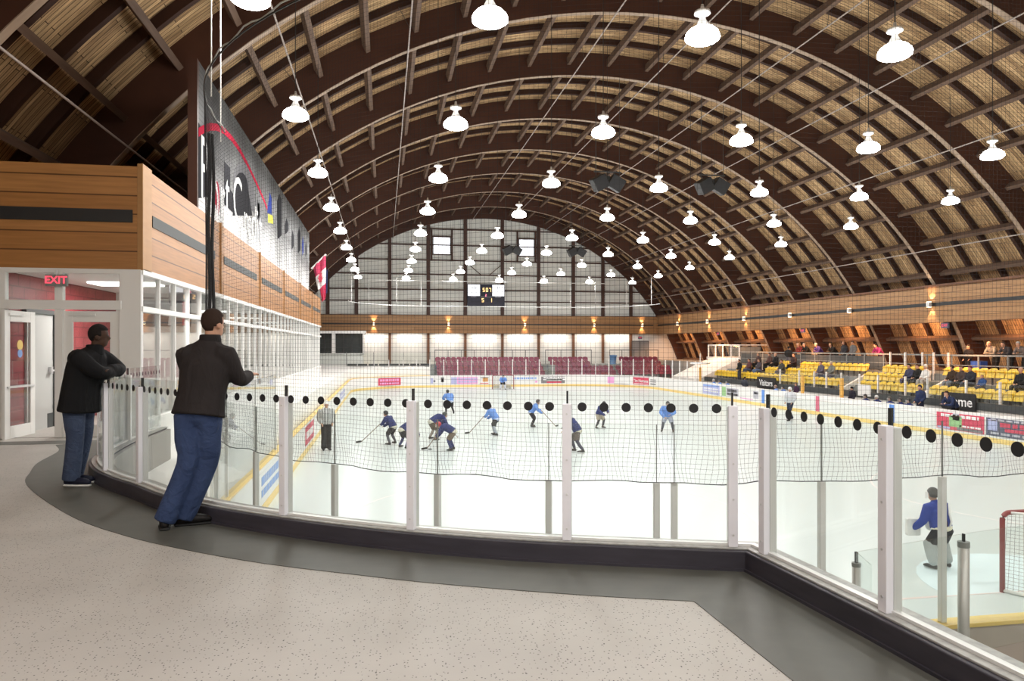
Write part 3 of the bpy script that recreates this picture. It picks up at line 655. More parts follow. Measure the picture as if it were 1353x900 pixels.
# low guard between balcony and boards
gp = [V((3.82, 5.37, 0)), V((5.14, 5.72, 0)), V((6.6, 6.02, 0))]
for i, (p, r, ww) in enumerate(((gp[0], .034, 'short'), (gp[1], .047, 'tall'))):
    e = tag(empty('guard_post', (p.x, p.y, 0)), f'round metal guard post, the {"shorter slim one left of the rail post" if i == 0 else "thicker one by the near goalie"}', 'guard post', 'low guard posts')
    MB().tube([(p.x, p.y, -.02), (p.x, p.y, 1.98 + .02 * i)], r, 16).build('post', plain('guard_alu', (.42, .41, .385), .38, .3), e, smooth=True)
    MB().tube([(p.x, p.y, 1.97), (p.x, p.y, 2.0 + .02 * i)], r * 1.06, 16).build('post_cap', M['midgrey'], e)
    MB().box(p.x - .008, p.x + .008, p.y - .012, p.y + .012, 2.0, 2.09).build('gasket', M['black'], e)
for a, b, ww in ((gp[0], gp[1], 'left of the thick guard post'), (gp[1], gp[2], 'right of the thick guard post'), (gp[0] + V((-.12, -.35, 0)), gp[0], 'short return piece by the slim guard post')):
    pts = [a.lerp(b, .02), b.lerp(a, .02)]; o = MB().sweep(offs(pts, -.006), offs(pts, .006), 1.0, 2.09).build('guard_glass', M['glass2']); tag(o, 'low glass guard pane ' + ww, 'glass pane', 'low guard panes')

# far and right glass posts (white)
def fpost(x, y, z0, z1, label, mm='white', w_=.035):
    o = MB().box(x - w_, x + w_, y - w_, y + w_, z0, z1).build('rink_post', M[mm]); return tag(o, label, 'glass post', 'far rink glass posts')
FX = [4.1 + 1.28 * i for i in range(10)]
i = 1
for x in [-.9, .4, 1.7, 2.9] + FX:
    fpost(x, RY1 + .07, 1.09, 2.55, f'slim white glass post on the far boards, {ORD[i]} from the left'); i += 1
for u in [.08 + .187 * q for q in range(8)]:
    fpost(RX1 - RC + (RC + .07) * math.sin(u), RY1 - RC + (RC + .07) * math.cos(u), 1.09, 2.6, f'slim white glass post on the far right bend, {ORD[int(round((u - .08) / .187)) + 1]} from the left')
y = 58.2; i = 1
while y > 51:
    fpost(RX1 + .07, y, 1.09, 2.6, f'slim white glass post on the right boards before the platform, {ORD[i]} from the far end'); y -= 1.5; i += 1
pl = rink(.07, 12); o = MB().sweep([pl[q] for q in range(26, 40)], [rink(.078, 12)[q] for q in range(26, 40)], 1.09, 2.5).build('rink_glass', M['glass']); tag(o, 'clear glass screen along the far boards', 'glass pane')

# ------------------------------------------------------------------ goals
def goal(y, sgn, label):
    """frame opening faces sgn*Y; depth behind"""
    t = tag(empty('hockey_goal', (GX, y, 0)), label, 'goal'); w_ = .95; h = 1.22; r = .038
    fr_ = MB(); pts = [(GX - w_, y, 0)]
    for a in [PI / 2 * k / 5 for k in range(6)]: pts.append((GX - w_ + .12 - .12 * math.cos(a), y, h - .12 + .12 * math.sin(a)))
    for a in [PI / 2 * k / 5 for k in range(6)]: pts.append((GX + w_ - .12 + .12 * math.sin(a), y, h - .12 + .12 * math.cos(a)))
    pts.append((GX + w_, y, 0)); fr_.tube(pts, r, 10); fr_.build('pipe_frame', M['redmetal'], t, smooth=True)
    bf = MB(); base = [(GX - w_, y, .03)] + [(GX - w_ * .80 * math.cos(a) - 0.0, y - sgn * (.35 + .75 * math.sin(a)), .03) for a in [PI * k / 10 for k in range(11)]] + [(GX + w_, y, .03)]
    bf.tube(base, .03, 8); top = [(GX - w_ + .1, y, h)] + [(GX - w_ * .7 * math.cos(a), y - sgn * (.15 + .4 * math.sin(a)), h) for a in [PI * k / 10 for k in range(11)]] + [(GX + w_ - .1, y, h)]
    bf.tube(top, .02, 8); bf.build('back_frame', M['white'], t, smooth=True)
    nb = MB(); nb2 = MB(); n_ = 44
    def samp(P, k):
        P = [V(p) for p in P]; L = arclen(P); return point_at(P, L, L[-1] * k / n_)[0]
    for k in range(n_ + 1):
        a, b = samp(top, k), samp(base, k); nb.tube([a, b], .003, 3, False)
    for j in range(1, 22):
        nb.tube([samp(top, k).lerp(samp(base, k), j / 22) for k in range(n_ + 1)], .003, 3, False)
    for k in range(1, n_):
        a = samp(top, k); nb.tube([a, V((a.x, y, h))], .003, 3, False)
    nb.build('goal_net', plain('goal_cord', (.30, .29, .28), .8), t)
    MB().sweep([(p[0], p[1]) for p in base[1:-1]], [(GX + (p[0] - GX) * .97, y + (p[1] - y) * .97) for p in base[1:-1]], .06, .3).build('skirt', plain('skirt_cream', (.62, .6, .48), .7), t)
    return t
goal(GLY, 1, 'red framed hockey goal with white net at the near right')
goal(62.9, -1, 'small hockey goal at the far end of the ice')

# ------------------------------------------------------------------ protective net above the near boards
NO = .14
npth = [V((RX0 - NO, y, 0)) for y in (13.75, 13.4)] + [V((NCX - (RC + NO) * math.cos(a), NCY - (RC + NO) * math.sin(a), 0)) for a in [PI / 2 * i / 30 for i in range(31)]] + [V((x, RY0 - NO, 0)) for x in (5, 6.5, 8, 9.6)]
NLn = arclen(npth); TOT = NLn[-1]; cell = .0445; zb, zt = 2.52, 7.62
nz = int((zt - zb) / cell); ns = int(TOT / cell)
fine = [point_at(npth, NLn, TOT * i / ns) for i in range(ns + 1)]
def npos(i, z):
    p, t_ = fine[i]; s = TOT * i / ns; lo = max(0, 1 - (z - zb) / .8)
    nn = V((-t_.y, t_.x, 0))
    dz = lo * (.012 * math.sin(s * 4.1) + .006 * math.sin(s * 9.3 + 1)); dn = lo * .022 * math.sin(s * 7) + .012 * math.sin(s * 1.3 + z)
    return V((p.x, p.y, z + dz)) + nn * dn + t_ * (lo * .03 * math.sin(s * 11 + z * 9))
nv = MB(); R_ = .00115
zl = [zb, zb + .12, zb + .3, zb + .5, zb + .8, zb + 1.5, zb + 2.6, zb + 3.8, zt]
for i in range(0, ns + 1): nv.tube([npos(i, z) for z in zl], R_, 3, False)
for j in range(0, nz + 1): nv.tube([npos(i, zb + j * cell) for i in range(0, ns + 1, 6)], R_, 3, False)
net = nv.build('safety_net', M['net']); tag(net, 'fine black safety net hanging over the near boards', 'net')
MB().tube([npos(i, zb) for i in range(0, ns + 1, 4)], .0045, 6).build('bottom_rope', M['net'], net)
cable = MB().tube([npos(i, zt) + V((0, 0, .01)) for i in range(0, ns + 1, 5)], .012, 6); cable.build('top_cable', M['black'], net)
for q in range(2):
    MB().tube([(RX0 - NO - .03 + .05 * q + .015 * math.sin(z * 3 + q), 12.75 + .04 * q, z) for z in [zb + .3 * i_ for i_ in range(17)]], .028, 6).build('gathered_net', M['net'], net)
tc_ = MB().tube([npos(i, zt) + V((0, 0, .05 + .03 * math.sin(i * .31))) for i in range(0, ns + 1, 5)], .010, 6); tc_.build('white_line', plain('line_grey', (.45, .45, .42), .6), net)
for (px, py), ww in (((279, 126), 'the left of two by the mural'), ((291.5, 186), 'the right of two by the mural')):
    s = (at_x(px, py, RX0 - NO)); zz = s.z
    o = MB().tube([(s.x, s.y, zz - .02), (s.x, s.y, deck_z(s.x))], .011, 6).build('white_rope', M['rope']); tag(o, 'white rope hanging from the roof to the net, ' + ww, 'rope', 'net ropes')

# ------------------------------------------------------------------ pendant lamps
lp = tag(empty('pendant_lamp', (0, 0, 0)), '', 'ceiling lamp', 'dome lamps under the roof')
MB().lathe([(.18, .10), (.255, .055), (.315, -.01), (.338, -.075), (.332, -.125)]).build('reflector', M['refl'], lp, smooth=True)
MB().lathe([(.332, -.124), (.27, -.165), (.15, -.19), (.0, -.195)]).build('lens', M['lamp'], lp, smooth=True)
MB().lathe([(.055, .30), (.075, .25), (.12, .16), (.18, .10)]).build('neck', M['neck'], lp, smooth=True)
MB().lathe([(.0, .56), (.025, .56), (.04, .47), (.075, .45), (.15, .425), (.16, .37), (.09, .335), (.055, .30), (.0, .30)]).build('ballast', M['lampmetal'], lp, smooth=True)
crd = MB().tube([(0, 0, 0), (0, 0, 1)], .011, 6).build('cord', M['black'], lp); crd.location = (0, 0, .5)
LZ = 9.93; LXS = [-2.3, 1.93, 6.15, 10.42, 14.65, 19.1, 23.4]; LYS = [13.4, 19.95, 26.5, 33.05, 39.6, 46.15, 52.7, 59.25, 65.8]
first = True
for j, y0 in enumerate(LYS):
    for i, x in enumerate(LXS):
        y = y0 + (x - 10) * .012 * (1 + j * .25)
        lb = f'glowing dome roof lamp, {ORD[i + 1]} line from the left wall, {ORD[j + 1]} from the near end'
        if first: lp.location = (x, y, LZ); lp['label'] = lb; o = lp; first = False
        else: o = dup(lp, (x, y, LZ), 0, lb)
        dz = deck_z(x) - LZ - .5
        for c in o.children:
            if c.name.startswith('cord'): c.scale = (1, 1, dz)
        light('lamp_light', 'AREA', (x, y, LZ - .22), 112, (1, .985, .965), .5)
for j, y in enumerate((6.8, .3, -5)):  # lamps out of view, added to light the balcony
    for i, x in enumerate(LXS[2:] if y > 6 else [-6.5] + LXS[:4]):
        z = LZ if x > -6 else 6.6  # low lamp at the far left is made up to brighten the pier
        o = dup(lp, (x, y, z), 0, f'unseen dome lamp added over the balcony, {["before", "above", "behind"][j]} the viewer, {ORD[i + 1]} from the left')
        for c in o.children:
            if c.name.startswith('cord'): c.scale = (1, 1, deck_z(x) - z - .5)
        light('lamp_light', 'AREA', (x, y, z - .22), 92 if x > -6 else 45, (1, .98, .955), .5)

# ------------------------------------------------------------------ sprinkler pipes along the vault
def pipe_xz(r, rad):
    lo, hi = 1.0, 20.0
    for _ in range(60):
        m = (lo + hi) / 2
        if (r * m - CX) ** 2 + (m + CAM_H - CZ) ** 2 > rad * rad: hi = m
        else: lo = m
    return r * lo, lo + CAM_H
PL = ['over the lobby roof at the left', 'near the left wall lamps', 'left of the roof crown', 'just right of the crown', 'second right of the crown', 'third right of the crown', 'fourth right of the crown', 'fifth right of the crown', 'low above the right timber band']
for r, ww in zip((-1.267, -.327, .08, .687, .986, 1.365, 1.89, 2.84, 5.6), PL):
    x, z = pipe_xz(r, 22.3)
    e = tag(empty('sprinkler_pipe', (x, 40, z)), 'thin sprinkler pipe along the roof, ' + ww, 'pipe', 'roof sprinkler pipes')
    MB().tube([(x, -8, z), (x, 74.6, z)], .028, 8).build('pipe', plain('pipe_pale', (.42, .36, .33), .5), e, smooth=True)
    rr = math.hypot(x - CX, z - CZ); ux, uz = (x - CX) / rr, (z - CZ) / rr
    for y in RIBY[1:]:
        MB().tube([(x, y + 4.4, z), (x + ux * .9, y + 4.65, z + uz * .9)], .009, 4).build('hanger', M['darkgrey'], e)

# ------------------------------------------------------------------ speakers
def speaker(px, py, D_y, label, dropz):
    c = at_y(px, py, D_y); t = tag(empty('speaker_cluster', c), label, 'loudspeaker', 'roof loudspeakers')
    for sg, nm in ((-1, 'a'), (1, 'b')):
        ax = V((math.cos(.55), -.25, -sg * math.sin(.55) * 1.0)).normalized(); up = V((sg * math.sin(.55), -.35, math.cos(.55))).normalized()
        ax = V((math.cos(.5), 0, -sg * .5)).normalized(); ay = V((sg * .25, -.9, -.35)).normalized(); ay = (ay - ax * ay.dot(ax)).normalized(); az = ax.cross(ay)
        cc = c + V((sg * .42, 0, 0))
        bxx = MB().obox(cc, ax, ay, az, (.36, .30, .33)); bo = bxx.build('speaker_box', M['black'], t, bev=.02)
        g_ = MB().obox(cc + ay * .305, ax, ay, az, (.32, .008, .29)); g_.build('grille', M['black'], t)
    MB().box(c.x - .1, c.x + .1, c.y - .05, c.y + .05, c.z - .2, c.z + .35).build('bracket', M['darkgrey'], t)
    rd = MB()
    for dx in (-.6, .6): rd.tube([(c.x + dx, c.y, c.z + .2), (c.x + dx, c.y, deck_z(c.x + dx))], .014, 6)
    rd.bar((c.x - .7, c.y, c.z + .55), (c.x + .7, c.y, c.z + .55), .06, .06)
    rd.build('hanging_rod', M['darkgrey'], t)
speaker(803, 242, 34.5, 'pair of black loudspeakers under the roof, upper left pair', 0); speaker(941, 246, 34.5, 'pair of black loudspeakers under the roof, upper right pair', 0)
speaker(677, 331, 62, 'pair of black loudspeakers in front of the right gable window', 0); speaker(762, 333, 62, 'pair of black loudspeakers right of the gable windows', 0)

# ------------------------------------------------------------------ scoreboard
t = tag(empty('scoreboard', (10.4, 74.3, 8)), 'dark scoreboard with two white lit panels on the gable wall', 'scoreboard')
SY = 74.45
MB().box(8.45, 12.35, SY, SY + .3, 7.95, 10.2).build('housing', M['navyboard'], t)
for x0, x1, s in ((8.5, 9.75, '15'), (11.05, 12.3, '11')):
    p = MB().box(x0, x1, SY - .03, SY, 8.98, 10.15).build('lit_panel', M['screen'], t)
    text('numeral', s, .42, M['faintgrey'], ((x0 + x1) / 2, SY - .04, 9.82), X1, Z1, t, .004)
SEGS = {'0': 'abcdef', '1': 'bc', '2': 'abged', '3': 'abgcd', '4': 'fgbc', '5': 'afgcd', '6': 'afgedc', '7': 'abc', '8': 'abcdefg', '9': 'abcdfg'}
def digit(ch, x, z, h, mm):
    w_ = h * .55; k = h * .13; mb = MB(); G = dict(a=(0, w_, h - k, h), g=(0, w_, h / 2 - k / 2, h / 2 + k / 2), d=(0, w_, 0, k), f=(0, k, h / 2, h), e=(0, k, 0, h / 2), b=(w_ - k, w_, h / 2, h), c=(w_ - k, w_, 0, h / 2))
    for s in SEGS[ch]:
        a = G[s]; mb.box(x + a[0], x + a[1], SY - .02, SY, z + a[2], z + a[3])
    mb.build('digit', M[mm], t)
digit('5', 10.05, 9.42, .40, 'amber'); digit('0', 10.38, 9.42, .40, 'amber'); digit('7', 10.70, 9.42, .40, 'amber')
digit('2', 10.32, 8.95, .22, 'pinkled'); digit('5', 9.95, 8.35, .40, 'amber'); digit('1', 10.78, 8.35, .40, 'amber')
MB().box(9.8, 11.0, SY - .015, SY, 8.86, 8.92).box(8.8, 9.4, SY - .015, SY, 8.86, 8.93).box(11.35, 11.95, SY - .015, SY, 8.86, 8.93).build('label_strip', M['faintgrey'], t)
br_ = MB(); br_.bar((8.6, 74.8, 12.3), (9.9, 74.8, 11.2), .07, .07); br_.bar((12.1, 74.8, 12.3), (10.8, 74.8, 11.2), .07, .07); br_.build('brace', M['steel'], t)

# ------------------------------------------------------------------ wall sconces
def sconce(p, nrm, label, lit=True):
    nrm = V(nrm); p = V(p); t = tag(empty('wall_sconce', p), label, 'wall lamp', 'up and down wall lamps')
    sd = V((-nrm.y, nrm.x, 0)); c = p + nrm * .16
    MB().obox(c, sd, nrm, Z1, (.10, .10, .13)).build('body', M['lampmetal'], t, bev=.01)
    MB().obox(p + nrm * .03, sd, nrm, Z1, (.06, .04, .05)).build('mount', M['midgrey'], t)
    MB().obox(c + Z1 * .135, sd, nrm, Z1, (.08, .08, .008)).obox(c - Z1 * .135, sd, nrm, Z1, (.08, .08, .008)).build('lens', M['warm'], t)
    for s in ((1, -1) if lit else ()): light('sconce_light', 'SPOT', p + nrm * .17 + Z1 * (.15 * s), 120, (1, .70, .42), .04, (-nrm.x * .42, -nrm.y * .42, s), None, spot=1.25)
for x, i in zip((-1.04, 6.49, 14.46, 21.97, 27.3), range(1, 6)): sconce((x, 74.37, 6.03), (0, -1, 0), f'warm up and down sconce on the far band, {ORD[i]} from the left')
for k in range(1, 8): sconce((28.97, RIBY[k] + .1, 6.02), (-1, 0, 0), f'warm up and down sconce on the right band, {ORD[k]} from the far corner', k in (1, 2, 3, 6))
# soffit lighting under the bands
xs = [-4.2] + COLX[1:]
for i in range(len(COLX) - 1):
    x = (COLX[i] + COLX[i + 1]) / 2; light('soffit_light', 'AREA', (x, 74.62, 5.06), 46, (1, .90, .79), 2.6, (0, .12, -1), sizey=.2)
for k in range(1, 10): light('soffit_light', 'AREA', (29.5, RIBY[k] + 3.4, 4.95), 270, (1, .48, .21), .9, (.45, 0, -.9), sizey=5.6, shape='RECTANGLE')

# ------------------------------------------------------------------ far stand: tiers, maroon seats, rails
def tier(name, x0, x1, y0, y1, z, label, mm='midgrey'):
    return struct(MB().box(x0, x1, y0, y1, -.02, z).build(name, M[mm]), label, 'stand')
for k in range(4): tier('floor_tier', 4.5, 31.5, 68.0 + .9 * k, 75.1 if k == 3 else 68.9 + .9 * k, .68 + .42 * k, f'grey concrete tier of the far stand, {ORD[k + 1]} up')
def seat_proto(mm, parts):
    b = MB(); n = 5
    for i in range(n):                                            # gently dished back with rounded top corners
        u0, u1 = -.245 + .49 * i / n, -.245 + .49 * (i + 1) / n
        d0, d1 = .07 * (1 - (u0 / .235) ** 2), .07 * (1 - (u1 / .235) ** 2); h0, h1 = .775 - .07 * abs(u0 / .235) ** 4, .775 - .07 * abs(u1 / .235) ** 4
        P = [(u0, d0, .41), (u1, d1, .41), (u1, d1 + .09, h1), (u0, d0 + .09, h0)]; P += [(x, y + .035, z) for x, y, z in P]
        b.add(P, [(0, 1, 2, 3), (7, 6, 5, 4), (0, 4, 5, 1), (3, 2, 6, 7), (1, 5, 6, 2), (0, 3, 7, 4)])
    pan = MB()
    pan.obox((0, -.035, .50), X1, V((0, .96, -.25)).normalized(), V((0, .25, .96)).normalized(), (.23, .022, .17)).obox((0, -.07, .62), X1, Y1_, Z1, (.22, .03, .018))
    leg = MB(); leg.box(-.03, .03, 0.02, .07, 0, .4)
    if parts:
        r = empty('stadium_seat'); b.build('seat_back', M[mm], r); pan.build('folded_pan', M[mm], r); leg.build('seat_leg', M['darkgrey'], r)
    else:
        b.v += []; b.add(pan.v, pan.f); b.add(leg.v, leg.f); r = b.build('stadium_seat', M[mm], origin=(0, 0, 0))
    return r
ms = seat_proto('maroon', False); used = [False]
def put_seat(proto, flag, loc, rz, label, group, cat='seat'):
    if not flag[0]:
        flag[0] = True; o = proto; o.location = loc; o.rotation_euler = (0, 0, rz)
    else: o = dup(proto, loc, rz)
    return tag(o, label, cat, group)
ROWN = ['front row', 'second row', 'third row', 'back row']
BLK = [('wide left block', 4.95, [20, 20, 20, 20], [0, 0, 0, 0]), ('middle block', 16.25, [12, 12, 8, 8], [0, 0, 0, 0]), ('right block', 22.75, [15, 13, 8, 8], [0, 0, .95, .95])]
for bn, x0, cnt, sh in BLK:
    for k in range(4):
        for i in range(cnt[k]):
            put_seat(ms, used, (x0 + sh[k] + .52 * i + .2, 68.35 + .9 * k, .68 + .42 * k), 0, f'maroon plastic seat, {ORD[i + 1]} from the left, {ROWN[k]} of the {bn}, far stand', 'maroon seats in the far stand')
for x0, x1, ww in ((4.9, 15.4, 'wide left'), (16.1, 21.0, 'middle'), (22.9, 28.2, 'right')):
    e = tag(empty('stand_railing', ((x0 + x1) / 2, 71.9, 1.94)), f'dark railing behind the top seats of the {ww} block', 'railing', 'far stand railings')
    MB().box(x0, x1, 71.87, 71.93, 3.34, 3.42).build('top_bar', M['darkgrey'], e)
    n_ = max(3, int((x1 - x0) / 1.3))
    for i in range(n_ + 1):
        x = x0 + .03 + (x1 - x0 - .06) * i / n_; MB().box(x - .025, x + .025, 71.88, 71.92, 1.94, 3.36).build('railing_post', M['darkgrey'], e)
# aisle gates
for x0, x1, ww in ((3.7, 4.6, 'left of the maroon seats'), (15.45, 16.1, 'between the left and middle seat blocks')):
    o = MB().box(x0, x1, 67.6, 67.7, .0, 2.0).build('aisle_gate', M['midgrey']); tag(o, 'grey panel gate in the stand ' + ww, 'gate')
o = MB().lathe([(0, 0), (.30, 0), (.36, .82), (.38, .84), (.38, .92), (.0, .97)], (23.05, 71.2, 1.94), 14); o.box(22.75, 23.35, 70.8, 71.0, 2.72, 2.86)
o = o.build('waste_bin', plain('bin_blue', (.10, .22, .42), .5)); tag(o, 'blue waste bin at the top of the far stand aisle', 'bin')
# far doors
d = struct(empty('door_4', (27.3, 75.1, 1.94)), 'grey double doors in a white surround at the far right', 'door')
MB().box(26.2, 28.45, 74.95, 75.14, 1.94, 5.05).build('door_frame', M['white'], d)
for x0 in (26.38, 27.33): MB().box(x0, x0 + .90, 74.90, 74.96, 1.96, 4.3).build('leaf', plain('leaf_grey', (.28, .27, .27), .4), d)
for x0 in (26.36, 27.27, 28.23): MB().box(x0, x0 + .06, 74.88, 74.96, 1.96, 4.36).build('stile', M['darkgrey'], d)
MB().box(26.36, 28.29, 74.88, 74.96, 4.28, 4.36).build('head_rail', M['darkgrey'], d)
e = tag(empty('exit_sign', (27.3, 74.9, 4.6)), 'small dark EXIT sign above the far grey doors', 'exit sign')
MB().box(27.08, 27.52, 74.86, 74.94, 4.55, 4.82).build('housing', M['addark'], e); text('lettering', 'EXIT', .17, M['exitred'], (27.3, 74.85, 4.685), X1, Z1, e, .003)

# left far booth, low wall and screen
b_ = struct(empty('wall_booth', (-5, 72, 0)), 'white framed viewing booth with dark windows at the far left', 'booth')
MB().box(-9, -2.0, 71.2, 74.3, -.02, 3.05).build('base', M['white'], b_)
fr_ = MB(); fr_.box(-9, -1.75, 71.0, 74.3, 5.0, 5.25)
for x0, x1 in ((-4.95, -4.6), (-2.05, -1.9), (-6.3, -6.1)): fr_.box(x0, x1, 71.05, 71.3, 3.05, 5.0)
fr_.box(-9, -1.9, 71.05, 71.3, 3.0, 3.1); fr_.build('booth_frame', M['white'], b_)
MB().box(-9, -2.0, 71.25, 71.3, 3.05, 5.0).build('pane', M['darkglass'], b_)
st = MB()
for x in (-5.7, -3.9, -3.1, -2.3): st.box(x, x + .1, 71.18, 71.25, 3.05, 5.0)
st.build('stile', M['black'], b_)
o = MB().box(-2.05, -1.95, 71.3, 74.3, 3.05, 5.0).build('pane', M['darkglass'], b_)
lw = struct(empty('wall_low', (0, 69.3, 0)), 'white low wall with a dark bench top at the far left', 'wall')
MB().box(-6.5, 4.4, 69.2, 69.5, -.02, 1.95).build('panel', M['white'], lw); MB().box(-6.5, 4.4, 69.5, 75, -.02, 1.5).build('deck', M['concrete'], lw)
tp = MB()
for i in range(8): tp.box(-3.4 + .97 * i, -3.4 + .97 * i + .86, 69.1, 69.6, 1.95, 2.12)
tp.build('bench_top', M['darkgrey'], lw)
e = tag(empty('glass_screen', (0, 69.6, 1.95)), 'long low glass screen on the far left wall', 'screen')
MB().box(-6.5, 4.4, 69.62, 69.64, 2.1, 3.15).build('pane', M['glass2'], e)
for x in (-6, -3.5, -1.0, 1.8, 4.3): MB().box(x - .03, x + .03, 69.6, 69.66, 1.95, 3.2).build('screen_post', M['midgrey'], e)
# white curved approach wall left of the rink
pl_ = rink(.2, 12)
lv = MB().prism([(-4.0, 10.4, -.02), (-4.0, 47.8, -.02), (-9, 47.8, -.02), (-9, 69.2, -.02), (2, 69.2, -.02)] + [(p[0], p[1], -.02) for p in pl_[39:52]] + [(p[0], p[1], -.02) for p in pl_[0:4]], (0, 0, 1.9)).build('wall_ledge', M['white']); struct(lv, 'white ledge beside the far left boards', 'wall')

# ------------------------------------------------------------------ right stand
tier('floor_bench', 23.54, 25.3, 24, 58, .22, 'grey bench floor behind the right boards')
bw = struct(empty('wall_bench', (25.35, 40, 0)), 'cream barrier with a dark cap behind the player benches', 'barrier')
MB().box(25.3, 25.45, 8, 54.5, -.02, 1.02).build('panel', M['cream'], bw); MB().box(25.26, 25.5, 8, 54.5, 1.02, 1.34).build('dark_cap', M['darkgrey'], bw)
TX = [25.5, 26.4, 27.3]; TZ = [1.14, 1.56, 1.98]
for k in range(3): tier('floor_tier_right', TX[k], TX[k] + .9 if k < 2 else 28.4, 8, 54.6, TZ[k], f'grey tier of the right stand, {ORD[k + 1]} up')
tier('floor_walkway', 28.4, 32.6, -8, 75, 2.35, 'grey walkway along the top of the right stand')
ys_ = seat_proto('yseat', True); uy = [False]
YB = [('far block', [(53.9, 37.9), (52.0, 39.5), (48.5, 37.6)]), ('middle block', [(36.2, 31.3), (37.0, 32.0), (36.6, 33.2)]), ('near block', [(30.9, 24.6), (29.0, 24.6), (32.1, 24.6)])]
SAT = [(1026, 2), (1018, 2), (1003, 2), (1004, 1), (991, 1), (1034, 1), (1050, 2), (1100, 1), (1086, 1), (1214, 1), (1225, 1), (1203, 1), (1260, 1), (1272, 1), (1284, 1), (1299, 1), (1351, 1)]
taken = [(r_, at_x(px_, 480, TX[r_] + .28).y) for px_, r_ in SAT]
for bn, rows in YB:
    for k, (ya, yb) in enumerate(rows):
        n_ = int((ya - yb) / .53); idx = 1
        for i in range(n_):
            y = ya - .53 * i - .25
            if any(r_ == k and abs(y - yy) < .36 for r_, yy in taken): idx += 1; continue
            put_seat(ys_, uy, (TX[k] + .42, y, TZ[k]), -PI / 2, f'yellow plastic seat, {ORD[min(27, idx)] if idx < 28 else "last"} from the far end, {["front row", "second row", "top row"][k]} of the {bn}, right stand', 'yellow seats in the right stand'); idx += 1
# stair flanks (white stringers between blocks)
for y, ww in ((37.2, 'between the far and middle yellow blocks'), (31.1, 'between the middle and near yellow blocks')):
    o = MB().prism([(25.5, y, 1.1), (27.25, y, 1.9), (27.25, y, 2.25), (25.5, y, 1.35)], (0, .18, 0)).build('stair_wall', M['cream']); tag(o, 'cream sloping stair wall ' + ww, 'stair wall')
# top railing of walkway and glass posts
e = tag(empty('walkway_railing', (28.5, 40, 2.35)), 'dark grey railing along the front of the top walkway', 'railing')
MB().box(28.47, 28.55, 22, 54.7, 3.28, 3.36).build('top_bar', M['midgrey'], e); MB().box(28.49, 28.53, 22, 54.7, 2.8, 2.84).build('mid_bar', M['midgrey'], e)
y = 54.6
while y > 22:
    MB().box(28.48, 28.54, y - .03, y + .03, 2.3, 3.3).build('railing_post', M['midgrey'], e); y -= 1.7
MB().box(28.50, 28.52, 37.5, 54.7, 2.4, 3.2).build('mesh_screen', M['darkgrey'], e)
PY = [43.4, 41.2, 39.6, 38.4, 37.0, 35.4, 33.9, 31.9, 30.4, 28.1, 26.3]
for i, y in enumerate(PY):
    MBp = MB().box(25.34, 25.42, y - .035, y + .035, 1.34, 2.28).build('barrier_post', M['white']); tag(MBp, f'white post on the barrier behind the benches, {ORD[i + 1]} from the far end', 'post', 'white barrier posts')
MB().box(25.37, 25.385, 24, 46, 1.34, 2.2)
o = MB().box(25.372, 25.384, 24.5, 46, 1.34, 2.2).build('barrier_glass', M['glass']); tag(o, 'clear glass screen above the bench barrier', 'glass pane')
for i, y in enumerate((36.9, 35.7, 34.4, 33.6, 32.6)):
    o = MB().box(28.36, 28.44, y - .035, y + .035, 2.0, 3.45).build('stair_post', M['white']); tag(o, f'tall white post at the top of the yellow seats, {ORD[i + 1]} from the far side', 'post', 'tall white stair posts')
for y, x, ww in ((34.3, 23.55, 'just right of the red line'), (37.9, 23.55, 'at the end of the Visitors bench'), (53.6, 24.5, 'under the white disc')):
    o = MB().box(x - .07, x + .07, y - .07, y + .07, 0, 2.1).build('padded_post', plain('post_yellow', (.75, .42, .10), .5)); tag(o, 'yellow padded post ' + ww, 'post')
t = tag(empty('disc_lamp', (24.5, 53.6, 2.1)), 'white round disc on a slim mast above the yellow post', 'lamp')
MB().lathe([(0, .27), (.75, .27), (.8, .33), (.75, .39), (0, .39)], (24.5, 53.6, 2.1), 20).build('disc', M['white'], t); MB().tube([(24.5, 53.6, 2.1), (24.5, 53.6, 3.2)], .035).build('mast', M['white'], t)
o = MB().box(25.44, 25.5, 34.0, 35.0, 1.2, 1.8); o = MB().box(25.2, 25.26, 34.3, 35.3, 1.12, 1.72).build('notice_board', M['white']); tag(o, 'blank white panel on the barrier below the yellow seats', 'panel')
# platform with framed glass at the far end of the right stand
pf = struct(empty('wall_platform', (28.5, 57, 0)), 'cream platform block with sloping stair side at the far right', 'platform')
MB().box(28.45, 31.5, 54.9, 60.7, -.02, 2.66).build('block', M['cream'], pf); MB().box(28.4, 31.6, 54.8, 60.8, 2.66, 2.84).build('edge', M['white'], pf)
MB().prism([(24.9, 54.65, -.02), (28.45, 54.65, -.02), (28.45, 54.65, 2.66), (27.8, 54.65, 2.5), (24.9, 54.65, 1.15)], (0, 5.5, 0)).build('stair_side', M['cream'], pf)
e = tag(empty('platform_guard', (28.5, 57, 2.84)), 'white framed glass guard on the far platform', 'guard')
gm = MB()
for y in (54.9, 56.3, 57.8, 59.2, 60.6): gm.box(28.45, 28.53, y - .05, y + .05, 2.84, 3.9)
gm.box(28.45, 28.53, 54.9, 60.6, 3.84, 3.92); gm.box(28.45, 31.4, 54.86, 54.94, 3.84, 3.92); gm.build('guard_frame', M['white'], e)
MB().box(28.48, 28.50, 54.9, 60.6, 2.84, 3.84).build('pane', M['glass2'], e); MB().box(30.4, 30.5, 55, 60.6, 2.9, 3.75).build('dark_back', M['darkgrey'], e)
